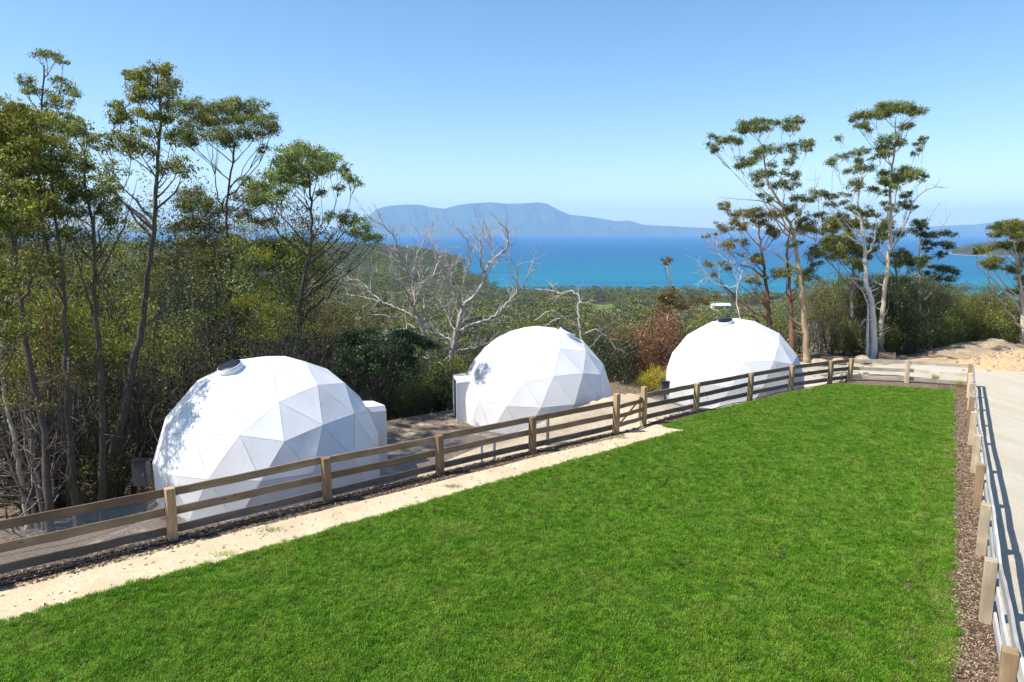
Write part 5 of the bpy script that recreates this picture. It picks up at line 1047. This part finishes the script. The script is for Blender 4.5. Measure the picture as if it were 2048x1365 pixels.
chips('bark_chips', off(P_RIGHT, 0.75), off(P_RIGHT, -0.05), 1500, 1)
chips('bark_chips', off(P_LEFT, -0.48), off(P_LEFT, 0.45), 600, 2)
chips('bark_chips', [xy_of(0.5, -13), xy_of(0.5, -4), xy_of(0.5, 11.2)], [xy_of(4.4, -13), xy_of(4.4, -4), xy_of(3.8, 10.5)], 420, 3, 0.026)
chips('bark_chips', off(P_LEFT2, -0.42), off(P_LEFT2, 0.3), 250, 4)

chips('path_litter', PATH_EDGE, PATH_IN, 9, 7, 0.010)
FAR = []
for k in range(6):
    a, b = gum_kind(300 + k, 11.0, 7.5, 26, 16, 0.75, 0.42, 0.25)
    mb_ = b.copy(); mb_.materials.clear(); mb_.materials.append(M[('lf_far', 'lf_grey', 'lf_olive')[k % 3]]); FAR.append((mb_, None))
def far_wood():
    r = np.random.RandomState(31); Ps = []
    for (y0, y1, n) in ((85, 160, 900), (160, 320, 1900), (320, 650, 3600), (650, 1150, 5200)):
        Y = np.sqrt(r.uniform(y0 ** 2, y1 ** 2, n)); a = r.uniform(-0.9, 0.95, n); Ps.append(np.stack([a * Y, Y], -1))
    Y = r.uniform(1150, 2300, 15000); a = r.uniform(-0.85, 0.06, 15000); Ps.append(np.stack([a * Y, Y], -1))
    Y = r.uniform(2480, 3300, 1800); a = r.uniform(0.62, 0.95, 1800); Ps.append(np.stack([a * Y, Y], -1))
    P = np.concatenate(Ps); Z = TERR(P[:, 0], P[:, 1]); a = P[:, 0] / P[:, 1]
    s, t = st_of(P[:, 0], P[:, 1]); ok = (Z > SEA + 2.5) & (s > 20)
    for c in CLEAR: ok &= ~((a > c[0]) & (a < c[1]) & (P[:, 1] > c[2] - 30) & (P[:, 1] < c[3] + 10))
    dn = fbm(P[:, 0], P[:, 1], 0.012, 6); ok &= (dn > -0.55) | (r.rand(len(P)) < 0.35)
    P = P[ok]; Z = Z[ok]; n = len(P); sc0 = r.uniform(0.5, 1.45, n) * np.interp(P[:, 1], [80, 300, 1000, 1500], [0.55, 0.85, 1.25, 1.75])
    scatter('far_wood', np.c_[P, Z - 0.3 - 2.0 * sc0], np.stack([r.normal(0, .05, n), r.normal(0, .05, n), r.uniform(0, 6.28, n)], -1), np.stack([sc0 * r.uniform(0.85, 1.4, n), sc0 * r.uniform(0.85, 1.4, n), sc0], -1), r.randint(0, 6, n), FAR)
far_wood()

# ------------------------------------------------------------------ boulders, mounds, small things
def rock(name, px, Y, sx, sy, sz, label, seed, mat='rock'):
    import bmesh
    bm = bmesh.new(); bmesh.ops.create_icosphere(bm, subdivisions=3, radius=1.0); r = np.random.RandomState(seed); pl = r.normal(0, 1, (9, 3)); pl /= np.linalg.norm(pl, axis=1, keepdims=True); hh = r.uniform(0.62, 0.95, 9)
    for v in bm.verts:
        p = np.array(v.co)
        for nn, h_ in zip(pl, hh):
            d = p @ nn
            if d > h_: p = p - nn * (d - h_) * 0.85
        p = p * (1 + 0.05 * math.sin(p[0] * 7 + seed) * math.sin(p[1] * 6) + r.normal(0, 0.012)); v.co = p * np.array([sx, sy, sz])
    me = bpy.data.meshes.new(name); bm.to_mesh(me); bm.free(); o = obj(name, me, M[mat]); X = X_at(px, Y, -1.5)
    o.location = (X, Y, ter(X, Y) + sz * 0.45); o.rotation_euler = (0, 0, r.uniform(0, 6)); tag(o, label, 'boulder'); return o
rock('boulder', 1638, 42.3, 0.62, 0.5, 0.36, 'broad pale boulder at the foot of the tan-trunked gum', 1)
rock('boulder', 1678, 43.0, 0.62, 0.45, 0.28, 'flat pale boulder beside the broad one', 2)
rock('boulder', 1709, 43.6, 0.26, 0.22, 0.20, 'small sandy stone next to the flat boulders', 3)
rock('boulder', 1725, 43.6, 0.55, 0.45, 0.36, 'grey-brown boulder beside the white double-trunked gum', 4)
rock('boulder', 1807, 45.2, 0.28, 0.24, 0.24, 'small rounded stone past the cut log', 5)
rock('boulder', 1762, 44.2, 0.30, 0.28, 0.16, 'low stone between the white gum and the cut log', 6)
def cut_log():
    Y = 44.6; X = X_at(1774, Y, -1.3); z = ter(X, Y) + 0.30; mb = MB(); r = np.random.RandomState(1); n = 7; P = np.stack([np.linspace(-0.55, 0.45, n), np.zeros(n), np.zeros(n)], -1)
    mb.tube(P, np.full(n, 0.31) + r.normal(0, 0.012, n), 14, False); root = empty('cut_log', (X, Y, z - 0.3), 'short sawn log lying among the boulders', 'log', rz=-0.35)
    o = obj('bark', mb.mesh('bark', True), M['log'], root); o.location = (0, 0, 0.3)
    for x in (-0.53, 0.45):
        mb = MB(); mb.tube([(x - 0.01, 0, 0), (x + 0.012, 0, 0)], [0.305, 0.305], 14); e = obj('sawn_end', mb, M['log_end'], root); e.location = (0, 0, 0.3)
cut_log()
def heap(name, px, Y, rx, ry, h, mat, label, seed, rub=0):
    X = X_at(px, Y, -1); n = 30; mb = MB(); V = []; r = np.random.RandomState(seed)
    for i in range(n):
        for j in range(n):
            u = 2 * i / (n - 1) - 1; v = 2 * j / (n - 1) - 1; x = X + u * rx; y = Y + v * ry; q = math.hypot(u, v); e = max(0, 1 - q) ** 0.85 * (1 + 0.22 * fbm(np.array(x), np.array(y), 1.3, seed))
            V.append((x, y, ter(x, y) - 0.03 + h * float(e) + (r.normal(0, 0.03) if q < 0.9 else 0)))
    i = np.arange(n - 1)[:, None] * n; j = np.arange(n - 1)[None, :]; mb.add(V, np.stack([i + j, i + n + j, i + n + j + 1, i + j + 1], -1).reshape(-1, 4))
    o = obj(name, mb.mesh(name, True), M[mat]); tag(o, label, 'mound')
    return X
heap('earth_mound', 1992, 47.2, 6.6, 3.0, 0.95, 'mound', 'brown earth mound in front of the rusty-tufted gum', 3)
Xr = heap('rubble_heap', 2035, 41.5, 4.2, 2.6, 1.05, 'dirt', 'pale rubble heap at the edge of the gravel road', 5)
def rubble():
    r = np.random.RandomState(6); K = []
    import bmesh
    for k in range(5):
        bm = bmesh.new(); bmesh.ops.create_icosphere(bm, subdivisions=1, radius=0.16)
        for v in bm.verts: v.co = v.co * r.uniform(0.6, 1.3)
        me = bpy.data.meshes.new('rubble'); bm.to_mesh(me); bm.free(); K.append((me, M['greygravel'] if k == 0 else M['rock']))
    n = 260; u = r.normal(0, 0.42, n); v = r.normal(0, 0.42, n); q = np.hypot(u, v); x = Xr + u * 4.2; y = 41.5 + v * 2.6
    z = TERR(x, y) + 1.0 * np.clip(1 - q, 0, 1) ** 0.85 + 0.03; s = r.uniform(0.2, 0.95, n) ** 1.5
    scatter('rubble_stones', np.stack([x, y, z], -1), r.uniform(0, 6, (n, 3)), np.stack([s, s, s * 0.8], -1), r.randint(0, 5, n), K)
rubble()
# low verge plants with yellow flowers
for (px, py, lb) in [(1870, 762, 'yellow-flowered plant in the bark bed behind the lawn'), (1917, 776, 'yellow plant in the corner where the fences meet'), (1697, 760, 'small yellow-green plant at the corner post by the third dome')]:
    d = ray(px, py); tt = (0.574 - CAMZ) / (d[2] + 0.0348 * d[1] + 0.01135 * d[0]); c = d * tt; plant('round', 'flowering_plant', c[0], c[1], 0.42, 0.8, 'lf_yellow', 'twig', lb, 'plant', None, z=gz(c[0], c[1]))
# service pedestals
def pedestal(px, Y, ytop, hw, label):
    X = X_at(px, Y, -2); zt = at(px, ytop, Y)[2]; z0 = ter(X, Y); h = zt - z0; root = empty('service_pedestal', (X, Y, z0), label, 'utility box')
    mb = MB(); mb.box((0, 0, h * 0.30), (0.05, 0, 0), (0, 0.05, 0), (0, 0, h * 0.32)); obj('stand', mb, M['black'], root)
    mb = MB(); mb.box((0, 0, h * 0.78), (hw, 0, 0), (0, hw * 0.7, 0), (0, 0, h * 0.21)); o = obj('cabinet', mb, M['box'], root); b = o.modifiers.new('bevel', 'BEVEL'); b.width = 0.02; b.segments = 2
    mb = MB(); mb.box((0, 0, h + 0.0), (hw + 0.03, 0, 0), (0, hw * 0.7 + 0.03, 0), (0, 0, 0.02)); obj('lid', mb, M['black'], root)
    mb = MB(); mb.box((hw * 0.6, -hw * 0.7 - 0.008, h * 0.78), (0.015, 0, 0), (0, 0.012, 0), (0, 0, 0.07)); obj('handle', mb, M['galv'], root)
pedestal(287, 22.5, 921, 0.24, 'dark grey service box on a post left of the first dome')
pedestal(1329, 34.5, 764, 0.20, 'dark grey service box beside the third dome')
def stake(px, Y, ytop, rad, mat, label, name='marker_post', cat='post'):
    X = X_at(px, Y, -1.5); z0 = ter(X, Y); zt = at(px, ytop, Y)[2]; mb = MB()
    h = zt - z0; mb.tube([(0, 0, -0.1), (0, 0, h * 0.5), (0, 0, h - 0.03), (0, 0, h)], [rad, rad, rad, rad * 0.7], 10); o = obj(name, mb.mesh(name, True), M[mat]); o.location = (X, Y, z0); tag(o, label, cat)
stake(1095, 25.3, 836, 0.065, 'rail', 'lone brown timber post on the sandy ramp behind the fence')
stake(964, 23.2, 884, 0.04, 'galv', 'grey steel pipe post on the ramp, the thinner of two')
stake(989, 23.6, 880, 0.055, 'galv', 'grey steel pipe post on the ramp, the thicker of two')

# ------------------------------------------------------------------ houses near the bay
def house(px, Y, wd, dp, ht, rise, wall, roof, label, rz, nwin=3):
    X = X_at(px, Y, -55); z = ter(X, Y) + 0.4; root = empty('house', (X, Y, z), label, 'house', rz=rz); hw, hd = wd / 2, dp / 2
    mb = MB(); mb.box((0, 0, ht / 2 - 1), (hw, 0, 0), (0, hd, 0), (0, 0, ht / 2 + 1)); obj('wall', mb, M[wall], root)
    mb = MB(); e = 0.6; V = [(-hw - e, -hd - e, ht), (hw + e, -hd - e, ht), (hw + e, hd + e, ht), (-hw - e, hd + e, ht), (-hw - e, 0, ht + rise), (hw + e, 0, ht + rise)]
    mb.add(V, [[0, 1, 5, 4], [2, 3, 4, 5], [3, 2, 1, 0]], [[0, 4, 3], [1, 2, 5]]); rf = obj('roof', mb, M[roof], root)
    for k in range(nwin):
        x = -hw + wd * (k + 0.5) / nwin; mb = MB(); mb.box((x, -hd - 0.04, ht * 0.55), (wd / nwin * 0.28, 0, 0), (0, 0.05, 0), (0, 0, ht * 0.22)); obj('window', mb, M['window'], root)
    mb = MB(); mb.box((hw * 0.1, -hd - 0.05, ht * 0.36), (0.5, 0, 0), (0, 0.05, 0), (0, 0, ht * 0.36)); obj('door', mb, M['roof_white'], root)
house(1442, 640, 16, 8, 4.2, 1.8, 'house_wall', 'roof_white', 'white house with pale roof near the bay shore', 0.1)
house(1425, 600, 8, 6, 3.2, 1.4, 'house_wall', 'roof_white', 'small white shed below the white house', -0.2, 2)
house(1490, 585, 13, 8, 3.6, 2.4, 'house_brick', 'roof_pink', 'house with faded pink roof among the valley trees', 0.15)
house(1512, 560, 10, 6, 3.0, 1.2, 'house_wall', 'roof_white', 'low white building beside the pink-roofed house', 0.0, 3)
house(1384, 560, 14, 7, 3.2, 1.2, 'house_wall', 'roof_white', 'long low white house above the scrub', -0.1, 4)
house(1362, 575, 7, 6, 2.8, 1.2, 'house_wall', 'roof_pink', 'little outbuilding beside the long low house', 0.3, 2)
# ------------------------------------------------------------------ haze: one closed box of thin even air
def haze():
    mb = MB(); mb.box((0, 12150, 340), (25000, 0, 0), (0, 12850, 0), (0, 0, 446)); o = obj('haze', mb); tag(o, kind='stuff')
    m = bpy.data.materials.new('haze_air'); m.use_nodes = True; t = m.node_tree; t.nodes.clear(); out = t.nodes.new('ShaderNodeOutputMaterial'); v = t.nodes.new('ShaderNodeVolumePrincipled')
    v.inputs['Color'].default_value = (0.42, 0.70, 1.0, 1); v.inputs['Density'].default_value = 5.6e-5; v.inputs['Anisotropy'].default_value = 0.0
    t.links.new(v.outputs[0], out.inputs['Volume']); o.data.materials.append(m)
haze()
